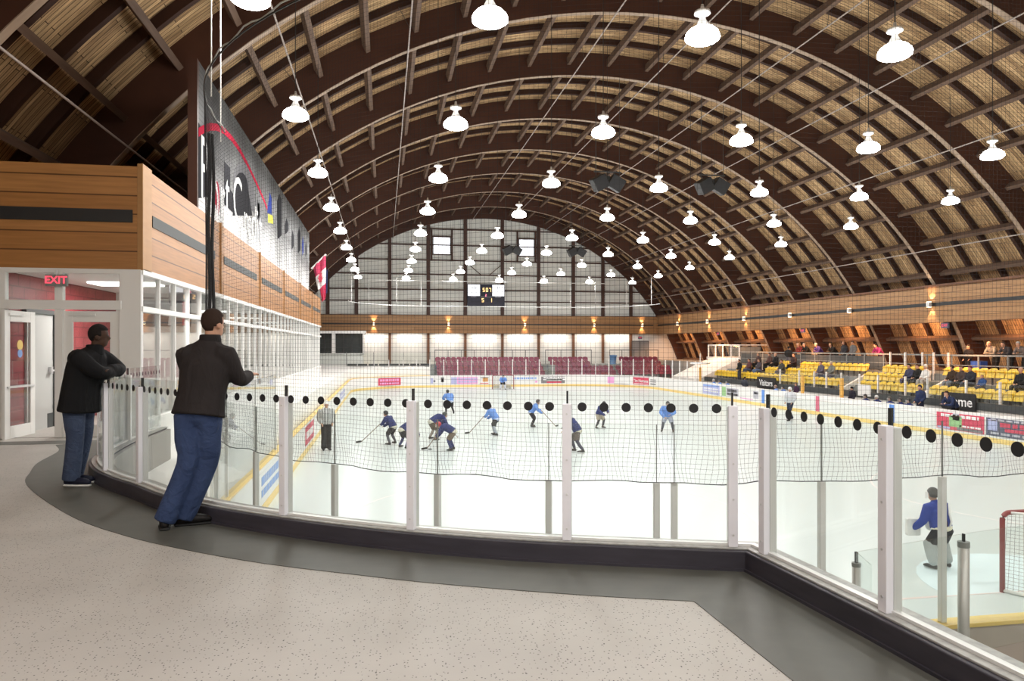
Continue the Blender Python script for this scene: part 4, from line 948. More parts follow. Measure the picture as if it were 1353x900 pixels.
# exit signs under right band
for px, py, ww in ((949, 441, 'farther'), (1061, 437, 'middle'), (1249, 430, 'nearer')):
    c = at_x(px, py, 29.15); e = tag(empty('exit_sign', c), f'small red exit sign under the right timber band, the {ww} one of three', 'exit sign', 'right side exit signs')
    MB().box(c.x - .04, c.x + .04, c.y - .26, c.y + .26, c.z - .14, c.z + .14).build('housing', M['addark'], e); text('lettering', 'EXIT', .2, M['exitred'], (c.x - .045, c.y, c.z), (0, -1, 0), Z1, e, .003)
# Visitors and Home signs
def sign(y0, y1, s, label):
    e = tag(empty('bench_sign', (25.2, (y0 + y1) / 2, .9)), label, 'sign'); w_ = y0 - y1
    b = MB(); n_ = 10; pts = []
    for cx, cz, a in ((y0 - .1, 1.60, 0), (y1 + .1, 1.60, 90), (y1 + .1, 1.04, 180), (y0 - .1, 1.04, 270)):
        for q in range(5):
            an = math.radians(a + 22.5 * q); pts.append((25.16, cx + .1 * math.cos(an), cz + .1 * math.sin(an)))
    b.prism(pts, (.06, 0, 0)).build('board', M['black'], e)
    text('lettering', s, .62 if s == 'Home' else .58, M['wletter'], (25.15, (y0 + y1) / 2, 1.30), (0, -1, 0), Z1, e, .006, sx=(1.05 if s == 'Home' else .95), thick=.004)
sign(29.30, 27.35, 'Home', 'black bench sign with white Home lettering on the right barrier'); sign(46.0, 43.6, 'Visitors', 'black bench sign with white Visitors lettering farther along the barrier')
o = MB().box(28.7, 29.1, 30.9, 31.5, 2.35, 3.05).build('storage_tub', plain('tub_blue', (.03, .08, .35), .5)); tag(o, 'blue tub standing behind the walkway railing', 'tub')

# ------------------------------------------------------------------ mural on the left wall
MX = -4.06
mu, nt, bs = nodes('mural_print'); L = nt.links.new
tc = N(nt, 'ShaderNodeTexCoord'); sp = N(nt, 'ShaderNodeSeparateXYZ'); L(tc.outputs['Object'], sp.inputs[0])
cb = N(nt, 'ShaderNodeCombineXYZ'); L(sp.outputs[1], cb.inputs[0]); L(sp.outputs[2], cb.inputs[1])
mp = N(nt, 'ShaderNodeMapping'); mp.inputs['Scale'].default_value = (.55, .35, 1); L(cb.outputs[0], mp.inputs[0])
no = N(nt, 'ShaderNodeTexNoise'); no.inputs['Scale'].default_value = 1.6; no.inputs['Detail'].default_value = 6; L(mp.outputs[0], no.inputs['Vector'])
wv = N(nt, 'ShaderNodeTexWave', wave_type='BANDS', bands_direction='Y'); wv.inputs['Scale'].default_value = 2.6; wv.inputs['Distortion'].default_value = .6; L(cb.outputs[0], wv.inputs['Vector'])
zr = N(nt, 'ShaderNodeMapRange'); zr.inputs[1].default_value = 0.1; zr.inputs[2].default_value = 1.5; zr.inputs[3].default_value = .85; zr.inputs[4].default_value = .085; L(sp.outputs[2], zr.inputs[0])  # white towards the bottom: fading print plus lamp glare put into the colour
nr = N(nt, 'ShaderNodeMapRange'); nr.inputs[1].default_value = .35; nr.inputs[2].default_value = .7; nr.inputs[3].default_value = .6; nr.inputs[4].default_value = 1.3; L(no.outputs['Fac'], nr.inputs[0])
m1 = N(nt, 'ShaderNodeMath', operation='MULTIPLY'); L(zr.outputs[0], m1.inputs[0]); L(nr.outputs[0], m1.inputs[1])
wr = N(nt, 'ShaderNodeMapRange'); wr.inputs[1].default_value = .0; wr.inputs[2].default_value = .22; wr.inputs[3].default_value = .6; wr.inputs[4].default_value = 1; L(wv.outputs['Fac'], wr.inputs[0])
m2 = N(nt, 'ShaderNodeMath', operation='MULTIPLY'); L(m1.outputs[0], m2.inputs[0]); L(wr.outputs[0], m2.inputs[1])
cc = N(nt, 'ShaderNodeCombineColor'); [L(m2.outputs[0], cc.inputs[i]) for i in range(3)]; L(cc.outputs[0], bs.inputs['Base Color']); bs.inputs['Roughness'].default_value = .5; bs.inputs['Specular IOR Level'].default_value = .06
t = tag(empty('wall_mural', (MX, 29, 6.8)), 'long grey and white mural of the town above the left timber wall', 'mural')
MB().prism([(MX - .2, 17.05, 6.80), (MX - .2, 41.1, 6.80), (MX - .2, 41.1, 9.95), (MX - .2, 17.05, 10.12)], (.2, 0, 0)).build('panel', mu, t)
MB().box(MX - .2, MX - .0, 16.93, 17.05, 6.8, 10.13).build('edge_board', M['glulam'], t)
ma = {'w': plain('mural_white', (.85, .85, .85), .9, spec=.0), 'd': plain('mural_dark', (.05, .05, .055), .9, spec=.0), 'g': plain('mural_grey', (.19, .19, .2), .9, spec=.0), 'r': plain('mural_red', (.42, .03, .06), .9, spec=0), 'b': plain('mural_blue', (.04, .06, .22), .9, spec=0), 'y': plain('mural_yellow', (.6, .56, .10), .9, spec=0)}
def mpt(px, py): p = at_x(px, py, MX); return V((MX + .002, p.y, p.z))
def mpoly(pts, mm, nm, lift=.004): return MB().prism([mpt(*p) + X1 * (lift - .004) for p in pts], (.004, 0, 0)).build(nm, ma[mm], t)
mpoly([(262, 162), (277, 191), (277, 215), (275, 260), (262, 262)], 'd', 'dark_block')
mpoly([(296, 213), (304, 222), (304, 250), (312, 262), (312, 285), (296, 270)], 'd', 'house_shape')
pa = [(307, 285)] + [(318 - 9.5 * math.cos(a), 250 - 22 * math.sin(a)) for a in [PI * i / 12 for i in range(13)]] + [(333, 285)]
mpoly([(310, 255)] + [(322 - 14 * math.cos(a), 240 - 32 * math.sin(a) + i * 1.2) for i, a in enumerate([PI * i / 12 for i in range(13)])] + [(338, 282), (320, 268)], 'g', 'grey_arch')
mpoly(pa, 'd', 'dark_arch', .007)
mpoly([(337, 262), (345, 274), (346, 296), (337, 290)], 'g', 'house_shape')
for q, (x0, x1, y0, y1, mm) in enumerate(((366, 372, 256, 316, 'd'), (376, 381, 288, 310, 'd'), (385, 388, 304, 330, 'd'), (393, 397, 300, 335, 'd'), (399, 401, 312, 338, 'b'), (340, 343, 258, 290, 'g'), (403, 405, 318, 340, 'd'))):
    mpoly([((x0 + x1) / 2, y0), (x1, y0 + 8), (x1, y1 - 5), (x0 + .5, y1), (x0, y0 + 10)], mm, 'dark_figure')
mpoly([(356, 254), (359, 262), (359, 283), (353, 281)], 'b', 'blue_figure'); mpoly([(354, 283), (360, 285), (361, 296), (354, 294)], 'y', 'yellow_figure')
ra_ = MB(); C0 = [(262, 175), (268, 171), (277, 167.5), (286, 168), (296, 173), (306, 183), (317, 199), (328, 220), (340, 245), (350, 268), (353, 276)]
pts = [mpt(*p) for p in C0]; up = [p + V((0, .0, .10 - .05 * i / len(pts))) for i, p in enumerate(pts)]; dn = [p - V((0, 0, .10 - .05 * i / len(pts))) for i, p in enumerate(pts)]
ra_.prism(up + dn[::-1], (.006, 0, 0)).build('red_arc', ma['r'], t)
pz = mpt(287, 262); MB().ell(pz, V((0, 0, 1)), Y1_, X1, (.42, .26, .004), 16, 4).build('red_fill', ma['r'], t)
def mtext(s, px, py, size, sx): p = mpt(px, py); return text('lettering', s, size, ma['w'], (MX + .012, p.y, p.z), Y1_, Z1, t, .004, sx=sx, thick=.0)
mtext('P', 268.8, 227, 2.05, .62); mtext('o', 284, 257, 2.1, .62); mtext('r', 293.5, 262, 1.7, .75); mtext('t', 300, 258, 1.7, .85)
mtext('C', 313.5, 268, 1.9, 1.0); mtext('r', 324, 290, 1.3, 1.2); mtext('e', 329, 295, 1.4, 1.2); mtext('d', 335, 296, 1.6, 1.2); mtext('i', 339.5, 299, 1.5, 1.2); mtext('t', 343.5, 302, 1.5, 1.3)
for q, (px, py, h_, dy) in enumerate(((284, 284, .5, .5), (300, 290, .55, .8), (311, 300, .7, .9), (322, 312, .5, .9), (335, 322, .5, 1.0))):
    p = mpt(px, py); MB().box(MX, MX + .004, p.y - dy / 2, p.y + dy / 2, max(6.84, p.z - h_ / 2), p.z + h_ / 2).build('white_drip', ma['w'], t)
light('mural_fill', 'AREA', (-2.0, 24, 9.6), 8, (1, .98, .95), .4, (-1, .0, -.75), sizey=8)  # fill light aimed at the mural, without any fixture

# ------------------------------------------------------------------ flags
FY_ = 41.6
a = V((-4.0, FY_, at_y(410, 355, FY_).z)); b = at_y(430.5, 336, FY_)
t = tag(empty('flag', a), 'red and white maple leaf flag on a short pole at the mural end', 'flag')
MB().tube([a, b], .045, 8).build('flag_pole', M['white'], t)
ax = (b - a).normalized()
def cloth(u0, u1, v0, v1, mm, nm, dy=0.0):
    """u along pole (0..1), v drop in m; cloth hangs in soft folds"""
    mb = MB(); nu, nv_ = 10, 8; Lp = (b - a).length; vs = []
    for i in range(nu + 1):
        for j in range(nv_ + 1):
            u = u0 + (u1 - u0) * i / nu; v = v0 + (v1 - v0) * j / nv_
            sq = 1 - .62 * min(1, v / 2.4); p = a + ax * Lp * (1 - (1 - u) * sq)
            vs.append(V((p.x, p.y + dy + .07 * math.sin(u * 13 + v * 1.5), p.z - v)))
    fs = [(i * (nv_ + 1) + j, (i + 1) * (nv_ + 1) + j, (i + 1) * (nv_ + 1) + j + 1, i * (nv_ + 1) + j + 1) for i in range(nu) for j in range(nv_)]
    mb.add(vs, fs); o = mb.build(nm, plain('cloth_' + nm, mm, .8), t); sm = o.modifiers.new('s', 'SOLIDIFY'); sm.thickness = .012; return o
cloth(.12, 1.0, .02, .72, (.55, .05, .12), 'red_band'); cloth(.12, 1.0, .72, 1.6, (.82, .80, .80), 'white_field'); cloth(.3, 1.0, 1.6, 2.45, (.58, .05, .12), 'lower_red_band')
lf = MB(); o_ = b - V((.28, .10, 1.30)); pts = [(0, .42), (.07, .22), (.16, .28), (.13, .05), (.24, .10), (.20, -.03), (.30, -.06), (.12, -.22), (.14, -.30), (.02, -.27), (.02, -.42), (-.02, -.42), (-.02, -.27), (-.14, -.30), (-.12, -.22), (-.30, -.06), (-.20, -.03), (-.24, .10), (-.13, .05), (-.16, .28), (-.07, .22)]
lf.prism([(o_.x + x * .45, o_.y - .06, o_.z + z) for x, z in pts], (0, -.012, 0)).build('maple_leaf', plain('leaf_red', (.5, .04, .08), .8), t)
t2 = tag(empty('flag', a + V((0, .5, 0))), 'blue flag hanging behind the maple leaf flag', 'flag'); t = t2
a = a + V((.02, .5, .05)); b = b + V((.0, .5, .05)); MB().tube([a, b], .04, 8).build('flag_pole', M['white'], t2); ax = (b - a).normalized()
cloth(.55, 1.12, .9, 2.2, (.04, .07, .22), 'blue_field'); cloth(.2, .55, 1.4, 2.3, (.05, .12, .36), 'blue_edge')

# ------------------------------------------------------------------ people
def fuse(mb, name, voxel, m, parent, smooth=3):
    me = mb.mesh(name); o = bpy.data.objects.new('tmp', me); COL.objects.link(o)
    r = o.modifiers.new('r', 'REMESH'); r.mode = 'VOXEL'; r.voxel_size = voxel; r.use_smooth_shade = True
    dg = bpy.context.evaluated_depsgraph_get(); m2 = bpy.data.meshes.new_from_object(o.evaluated_get(dg)); bpy.data.objects.remove(o)
    bm = bmesh.new(); bm.from_mesh(m2)
    for _ in range(smooth): bmesh.ops.smooth_vert(bm, verts=bm.verts, factor=.5, use_axis_x=True, use_axis_y=True, use_axis_z=True)
    off = wloc(parent)
    for v in bm.verts: v.co -= off
    for f in bm.faces: f.smooth = True
    bm.to_mesh(m2); bm.free(); m2.name = name; m2.materials.clear(); m2.materials.append(m)
    o = bpy.data.objects.new(name, m2); COL.objects.link(o); o.parent = parent; return o
MC = {}
def folds(m, strength=.35, sc=(9, 9, 4)):
    nt = m.node_tree; b = nt.nodes['Principled BSDF']; tc = N(nt, 'ShaderNodeTexCoord'); mp = N(nt, 'ShaderNodeMapping'); mp.inputs['Scale'].default_value = sc
    no = N(nt, 'ShaderNodeTexNoise'); no.inputs['Scale'].default_value = 1; no.inputs['Detail'].default_value = 3; no.inputs['Distortion'].default_value = 1.2
    bu = N(nt, 'ShaderNodeBump'); bu.inputs['Strength'].default_value = strength; bu.inputs['Distance'].default_value = .05
    nt.links.new(tc.outputs['Object'], mp.inputs[0]); nt.links.new(mp.outputs[0], no.inputs['Vector']); nt.links.new(no.outputs['Fac'], bu.inputs['Height']); nt.links.new(bu.outputs[0], b.inputs['Normal']); return m
def cm(col, rough=.8):
    k = tuple(round(c, 3) for c in col) + (rough,)
    if k not in MC: MC[k] = folds(plain('cloth', col, rough, spec=.2, var=.12, scale=9)) if rough > .7 else plain('cloth', col, rough, spec=.2, var=.12, scale=9)
    return MC[k]
SKIN = (.50, .28, .19); DSKIN = (.055, .028, .018)
BASE = dict(
 stand=dict(pel=(0, 0, .95), wai=(0, .01, 1.1), che=(0, 0, 1.3), nek=(0, 0, 1.5), hea=(0, .03, 1.63), shL=(-.19, 0, 1.43), shR=(.19, 0, 1.43), elL=(-.26, -.03, 1.16), elR=(.26, -.03, 1.16), haL=(-.2, .14, .98), haR=(.2, .14, .98),
  hiL=(-.09, 0, .92), hiR=(.09, 0, .92), knL=(-.1, .03, .5), knR=(.1, .03, .5), anL=(-.1, 0, .09), anR=(.1, 0, .09), toL=(-.12, .16, .04), toR=(.12, .16, .04)),
 lean=dict(pel=(0, -.15, .95), wai=(0, -.08, 1.08), che=(0, .08, 1.25), nek=(0, .2, 1.4), hea=(0, .28, 1.52), shL=(-.19, .13, 1.34), shR=(.19, .13, 1.34), elL=(-.27, .25, 1.06), elR=(.27, .25, 1.06), haL=(.05, .40, 1.08), haR=(-.05, .42, 1.1),
  hiL=(-.09, -.15, .92), hiR=(.09, -.15, .92), knL=(-.1, -.08, .5), knR=(.1, -.1, .5), anL=(-.1, -.15, .09), anR=(.1, -.18, .09), toL=(-.12, .0, .04), toR=(.12, -.02, .04)),
 sit=dict(pel=(0, 0, .5), wai=(0, .02, .65), che=(0, .03, .88), nek=(0, .05, 1.08), hea=(0, .09, 1.21), shL=(-.19, .03, 1.0), shR=(.19, .03, 1.0), elL=(-.25, .1, .74), elR=(.25, .1, .74), haL=(-.08, .34, .64), haR=(.08, .34, .64),
  hiL=(-.1, .04, .5), hiR=(.1, .04, .5), knL=(-.13, .42, .52), knR=(.13, .42, .52), anL=(-.13, .42, .1), anR=(.13, .42, .1), toL=(-.14, .56, .05), toR=(.14, .56, .05)),
 skate=dict(pel=(0, -.1, .78), wai=(0, -.03, .92), che=(0, .12, 1.08), nek=(0, .22, 1.24), hea=(0, .29, 1.36), shL=(-.21, .15, 1.18), shR=(.21, .15, 1.18), elL=(-.33, .25, .95), elR=(.33, .25, .95), haL=(-.12, .45, .88), haR=(.16, .5, .76),
  hiL=(-.1, -.1, .76), hiR=(.1, -.1, .76), knL=(-.2, .1, .44), knR=(.2, .1, .44), anL=(-.26, -.06, .1), anR=(.26, -.06, .1), toL=(-.3, .13, .06), toR=(.3, .13, .06)))
BASE['stride'] = dict(BASE['skate'], knR=(.14, .18, .46), anR=(.12, .05, .1), toR=(.12, .24, .06), knL=(-.24, -.12, .42), anL=(-.46, -.42, .14), toL=(-.52, -.26, .08))
BASE['bend'] = dict(BASE['skate'], che=(0, .26, .98), nek=(0, .42, 1.02), hea=(0, .54, 1.06), shL=(-.2, .34, 1.0), shR=(.2, .34, 1.0), elL=(-.28, .48, .74), elR=(.3, .46, .74), haL=(-.05, .62, .6), haR=(.14, .66, .5), wai=(0, .08, .9))
def person(label, O, yaw, s, pose, top, bottom, hair, skin=SKIN, shoe=(.03, .03, .03), face=None, kit=None, over=None, voxel=None, axes=None, group=None, hem=None, fat=1.0, hat=None, hood=False, pads=False):
    O = V(O); d = dict(BASE[pose]) if pose else {}
    if over: d.update(over)
    if axes: ex, ey = axes
    else: ex, ey = V((math.cos(yaw), math.sin(yaw), 0)), V((-math.sin(yaw), math.cos(yaw), 0))
    J = {k: O + (ex * p[0] + ey * p[1] + Z1 * p[2]) * s for k, p in d.items()}
    fd = (ex * face[0] + ey * face[1]).normalized() if face else ey
    sd = (J['shR'] - J['shL']).normalized(); hs = V((fd.y, -fd.x, 0)); vx = voxel or .026 * max(.8, s); near = vx < .016
    root = tag(empty('person', O), label, 'person', group)
    q = lambda *r: [tuple(x * s for x in p) if isinstance(p, tuple) else p * s for p in r]
    # body: one continuous skin
    B = MB(); n = 12 if near else 8; sb = 3 if near else 2
    B.loft([J['pel'], J['wai'], J['che'], J['nek'] - Z1 * .07 * s], q((.15, .10), (.135, .09), (.15, .095), (.09, .06)), sd, n, sb)
    B.loft([J['nek'] - Z1 * .08 * s, J['nek'] + (J['hea'] - J['nek']) * .6], q(.058, .055), sd, n, sb)
    h = J['hea']; B.ell(h + Z1 * .025 * s, hs, fd, Z1, q(.076, .094, .098), 14, 10); B.ell(h + fd * .026 * s - Z1 * .055 * s, hs, fd, Z1, q(.058, .066, .068), 12, 8)
    B.ell(h + fd * .098 * s - Z1 * .02 * s, hs, fd, Z1, q(.014, .02, .024), 8, 6)
    for k in (-1, 1): B.ell(h + hs * (.078 * k * s) - Z1 * .012 * s - fd * .005 * s, hs, fd, Z1, q(.012, .022, .033), 8, 6)
    for e in 'LR':
        B.loft([J['sh' + e], J['el' + e], J['ha' + e]], q(.042, .038, .03), sd, n, sb); B.loft([J['hi' + e], J['kn' + e], J['an' + e]], q(.075, .052, .04), sd, n, sb)
        B.loft([J['an' + e] - (J['to' + e] - J['an' + e]) * .2, J['to' + e]], q((.028, .022), (.026, .016)), sd, n, 2)
        fdir = (J['ha' + e] - J['el' + e]).normalized(); pal = fdir.cross(Z1)
        if pal.length < .1: pal = ex
        pal.normalize(); c = J['ha' + e]; dn_ = pal.cross(fdir)
        B.loft([c, c + fdir * .085 * s], q((.034, .018), (.042, .016)), pal, n, 2)
        if near or s * 1.0 > .9:
            for i_, (o_, l_) in enumerate(((-.032, .066), (-.011, .078), (.011, .072), (.031, .056))):
                p0 = c + fdir * .085 * s + pal * o_ * s; B.loft([p0 - fdir * .01 * s, p0 + fdir * l_ * .5 * s, p0 + fdir * l_ * .85 * s - Z1 * .025 * s], q(.0095, .009, .0075), pal, 6, 1)
            sg = 1 if e == 'L' else -1; p0 = c + fdir * .03 * s + pal * .03 * sg * s; B.loft([p0, p0 + (fdir * .045 + pal * .03 * sg) * s, p0 + (fdir * .08 + pal * .03 * sg) * s], q(.012, .011, .009), pal, 6, 1)
    fuse(B, 'body', min(vx, .011) if near else vx * .8, cm(skin, .55), root, 2)
    # upper garment
    T = MB(); hz = hem if hem is not None else .0
    tb = J['pel'] + Z1 * 0; low = J['pel'] + (J['pel'] - J['wai']).normalized() * (hz * s)
    w = fat * (1.16 if kit else 1.0); pts = [low, J['pel'], J['wai'], J['che'], J['che'].lerp(J['nek'], .62), J['nek']]
    rr = q((.222 * w, .16 * w), (.208 * w, .15 * w), (.195 * w, .145 * w), (.215 * w, .15 * w), (.165 * w, .105 * w), (.085, .085))
    if hz <= 0: pts = pts[1:]; rr = rr[1:]
    T.loft(pts, rr, sd, 16 if near else 10, sb, (1, 0))
    for e in 'LR':
        inn = J['sh' + e].lerp(J['che'], .3); wr_ = J['el' + e].lerp(J['ha' + e], .93)
        k = 1.3 if kit else 1.05 * fat; T.loft([inn, J['sh' + e], J['el' + e], wr_], q(.08 * k, .082 * k, .064 * k, .052 * k), sd, n, sb)
    fuse(T, {'player': 'jersey', 'ref': 'striped_jersey'}.get(kit, 'jacket'), vx, top if not isinstance(top, tuple) else cm(top), root, 4 if near else 2)
    if near:
        C_ = MB(); C_.loft([J['nek'] - Z1 * .06 * s, J['nek'] + Z1 * .045 * s], q((.098, .092), (.084, .086)), sd, 16, 2, (0, 1)); fuse(C_, 'collar', vx, cm(tuple(x * .8 for x in top)), root, 2)
    # legs
    G = MB(); hk = J['pel']
    G.loft([J['wai'].lerp(J['pel'], .6), J['pel'], J['pel'].lerp((J['hiL'] + J['hiR']) / 2, 1.0) - Z1 * .05 * s], q((.165, .125), (.175, .135), (.15, .12)), sd, 14 if near else 10, sb)
    kk = 1.25 if kit == 'player' else 1.0
    for e in 'LR':
        end = J['an' + e] if kit != 'player' else J['hi' + e].lerp(J['kn' + e], .95)
        P_ = [J['hi' + e], J['hi' + e].lerp(J['kn' + e], .5), J['kn' + e], end - (Z1 * .03 * s if kit != 'player' else V((0, 0, 0)))]
        if kit == 'player': P_ = P_[:2] + [end]; R_ = q(.105 * kk, .098 * kk, .088 * kk)
        else: R_ = q(.108 * fat, .102, .086, .088)
        G.loft(P_, R_, sd, n, sb, (0, 1))
    fuse(G, 'hockey_pants' if kit == 'player' else 'trousers', vx, bottom if not isinstance(bottom, tuple) else cm(bottom), root, 3 if near else 2)
    if kit == 'player':
        for e in 'LR':
            S_ = MB(); pad = 1.7 if pads else 1.0
            S_.loft([J['kn' + e] + Z1 * .05 * s, J['kn' + e].lerp(J['an' + e], .5), J['an' + e] + Z1 * .02 * s], q(.072 * pad, .068 * pad, .056 * pad), sd, n, sb); fuse(S_, 'leg_pad' if pad > 1 else 'hockey_sock', vx, cm(kit_sock[0]), root, 1)
        HB = MB(); HB.loft([J['pel'] - Z1 * .012 * s, J['pel'] + Z1 * .03 * s], q((.232, .176), (.232, .176)), sd, 12, 1); fuse(HB, 'hem_stripe', vx, cm(kit_sock[1]), root, 1)
    for e in 'LR':
        F_ = MB(); v_ = J['to' + e] - J['an' + e]; v_.z = 0; v_ = v_.normalized() if v_.length > .01 else ey; b0 = V((J['an' + e].x, J['an' + e].y, O.z + (J['an' + e].z - O.z) - .045 * s))
        F_.loft([b0 - v_ * .055 * s, b0 + v_ * .06 * s, b0 + v_ * .155 * s, b0 + v_ * .21 * s - Z1 * .012 * s], q((.036, .046), (.044, .045), (.046, .035), (.032, .022)), v_.cross(Z1), 10, 2)
        F_.loft([b0 + Z1 * .02 * s, b0 + Z1 * .07 * s], q(.046, .044), v_.cross(Z1), 10, 1)
        fo = fuse(F_, 'skate' if kit else 'shoe', min(vx, .018), cm(shoe, .5), root, 1)
        if kit: bl = MB(); bl.obox(V((b0.x, b0.y, O.z + .02 * s)) + v_ * .07 * s, v_, v_.cross(Z1), Z1, (.13 * s, .004, .022 * s)); bl.build('blade', M['alu'], root)
        elif near:
            so = MB(); z_ = O.z + .014; so.loft([V((b0.x, b0.y, z_)) - v_ * .065, V((b0.x, b0.y, z_)) + v_ * .08, V((b0.x, b0.y, z_)) + v_ * .215], [(.042, .014), (.052, .014), (.034, .012)], v_.cross(Z1), 10, 2); fuse(so, 'sole', .008, cm((.7, .7, .68) if shoe[2] > .025 and shoe[0] < .02 else (.02, .02, .02), .6), root, 1)
    # hair / helmet / hat
    if hair is not None:
        Hh = MB(); k = 1.06 if not kit else 1.28
        Hh.ell(h + Z1 * (.03 if not kit else .02) * s - fd * .004 * s, hs, fd, Z1, q(.080 * k, .098 * k, .102 * k), 20 if near else 12, 14 if near else 8)
        for i_, p in enumerate(Hh.v):
            r_ = V(p) - h; f_ = r_.dot(fd) / s; z_ = r_.dot(Z1) / s
            lim = .055 if f_ > .035 else (-.015 if f_ > -.03 else (-.075 if not kit else -.09))
            if kit: lim = .03 if f_ > .05 else -.07
            if hood: lim = .03 if f_ > .06 else -.16
            if z_ < lim: Hh.v[i_] = tuple(h + r_ * .72 + Z1 * (lim - z_) * .25 * s)
        Hh.build('helmet' if kit else ('hat' if hat else 'hair'), cm(hat or hair, .35 if kit else .9), root, True)
        if kit == 'player':
            cg = MB()
            for a_ in range(-3, 4):
                an = a_ * .32; p0 = h + (hs * math.sin(an) + fd * math.cos(an)) * .122 * s; cg.tube([p0 + Z1 * .045 * s, p0 - Z1 * .085 * s], .005 * s, 4)
            cg.build('face_cage', M['alu'], root)
    if near:
        for k in (-1, 1): MB().ell(h + hs * .032 * k * s + fd * .088 * s + Z1 * .012 * s, hs, fd, Z1, (.009, .004, .006), 8, 6).build('eye', M['black'], root)
    return root, J
kit_sock = [(.05, .06, .12), (.7, .7, .7)]
# --- the two people leaning on the glass rail
O1 = V((-1.60, 6.40, ZF)) + RT * .035
J1 = dict(pel=(.045, .02, .99), wai=(.055, .05, 1.13), che=(.075, .08, 1.33), nek=(.10, .10, 1.55), hea=(.115, .125, 1.685), shL=(-.095, .08, 1.44), shR=(.245, .07, 1.435), elL=(-.10, .24, 1.22), haL=(.12, .36, 1.24),
  elR=(.325, .14, 1.225), haR=(.345, .33, 1.245), hiL=(-.045, .0, .93), hiR=(.125, .02, .93), knL=(-.035, -.03, .52), knR=(.095, .06, .52), anL=(-.19, -.10, .10), toL=(-.26, .05, .05), anR=(-.09, .02, .10), toR=(.09, .09, .05))
person('person in a dark charcoal jacket and blue jeans leaning on the glass rail, back turned', O1, 0, 1.0, None, (.021, .017, .017), folds(grainy('jeans_blue', (.014, .024, .068), (.055, .085, .18), (7, 7, 3), .85, .2), .5, (7, 7, 9)), (.030, .017, .012), SKIN, (.012, .01, .01), (.42, .90), None, J1, .0115, (RT, FW), hem=.07, fat=1.02)
O2 = V((-3.36, 8.52, ZF)) + RT * .04
J2 = dict(pel=(.10, .0, .93), wai=(.115, .0, 1.07), che=(.165, .02, 1.28), nek=(.235, .03, 1.47), hea=(.27, .045, 1.605), shR=(.16, -.16, 1.38), shL=(.21, .19, 1.38), elR=(.375, -.12, 1.215), haR=(.40, .13, 1.235), elL=(.39, .23, 1.24), haL=(.41, .0, 1.245),
  hiR=(.075, -.085, .89), hiL=(.075, .10, .89), knR=(.08, -.07, .49), knL=(.065, .11, .49), anR=(.03, -.06, .10), toR=(.19, -.07, .05), anL=(-.04, .11, .10), toL=(.11, .12, .05))
person('person in a black jacket, jeans and dark sneakers leaning over the glass rail', O2, 0, 1.0, None, (.006, .006, .007), folds(grainy('jeans_mid', (.014, .022, .052), (.075, .10, .165), (6, 6, 3), .85, .2), .5, (7, 7, 9)), (.012, .009, .008), DSKIN, (.012, .014, .03), (.93, .36), None, J2, .0115, (RT, FW), hem=.13, fat=1.15)

# --- players on the ice
NAVY, LB, WH = (.028, .040, .14), (.14, .27, .62), (.6, .6, .6)
def stick(p0, p1, label, bl=.3):
    p0, p1 = V(p0), V(p1); e = tag(empty('hockey_stick', p1), label, 'hockey stick', 'hockey sticks'); d = p1 - p0; h = V((d.x, d.y, 0)).normalized(); sd = V((-h.y, h.x, 0))
    MB().bar(p0, p1, .020, .026).build('shaft', plain('stick_shaft', (.28, .22, .16), .5), e); MB().obox(p1 + sd * (bl / 2) + Z1 * .02, sd, h, Z1, (bl / 2, .008, .035)).build('stick_blade', M['black'], e)
def player(px, py, s, yaw, pose, jer, sock, pants, helm, label, st=None, z=0):
    p = at_z(px, py, 0); kit_sock[0] = sock; kit_sock[1] = (.62, .6, .5) if jer is NAVY else (.5, .55, .7)
    r, J = person(label, (p.x, p.y, 0), math.radians(yaw), s, pose, jer, pants, helm, (.45, .28, .2), (.04, .04, .04), None, 'player')
    if st:
        a = math.radians(yaw + st[0]); L_ = st[1]; h0 = J['haL'] + (J['haL'] - J['haR']) * .35; stick(h0, V((J['haR'].x - math.sin(a) * L_ * s, J['haR'].y + math.cos(a) * L_ * s, .035)), st[2])
DK = (.03, .03, .035)
player(517, 587, .86, 60, 'skate', NAVY, (.10, .10, .12), DK, (.05, .05, .06), 'navy hockey player with dark helmet at the left, skating with a long stick', (10, 1.05, 'stick of the navy player left of the central face-off'))
player(534, 592, .86, -60, 'bend', NAVY, (.05, .06, .16), DK, (.45, .05, .07), 'navy hockey player with red helmet half hidden by a rail post', None)
player(573, 581, .92, -70, 'bend', NAVY, (.35, .3, .26), (.10, .08, .06), (.07, .08, .07), 'navy hockey player with dark helmet bending over the puck', (0, .45, 'stick of the bending player with dark helmet'))
player(596, 595, .86, 75, 'bend', NAVY, (.04, .05, .15), (.16, .12, .09), (.55, .07, .09), 'navy hockey player with red helmet bending to the left', (0, .4, 'stick of the bending player with red helmet'))
player(594, 547, .9, 20, 'skate', LB, DK, DK, (.06, .06, .06), 'light blue hockey player skating away beyond the face-off', None)
player(653, 575, .88, 50, 'stride', LB, (.32, .35, .4), DK, (.06, .06, .08), 'light blue hockey player striding left of the centre', (20, .9, 'stick of the striding light blue player'))
player(704, 564, .86, -100, 'skate', LB, DK, DK, (.09, .08, .08), 'light blue hockey player standing upright near centre ice', (0, .75, 'stick of the upright light blue player'))
player(793, 566, .84, -150, 'skate', NAVY, (.06, .06, .07), (.4, .36, .28), (.06, .06, .06), 'navy hockey player in pale pants right of the central rail post', None)
player(882, 571, .92, 160, 'skate', LB, (.1, .1, .12), (.4, .42, .48), (.07, .07, .07), 'light blue hockey player gliding at the right centre', None)
player(760, 597, .95, 60, 'stride', NAVY, (.06, .06, .09), (.12, .10, .09), (.06, .06, .07), 'navy hockey player striding out from behind the central rail post', None)
kit_sock[0] = (.40, .42, .42); kit_sock[1] = (.75, .7, .55)
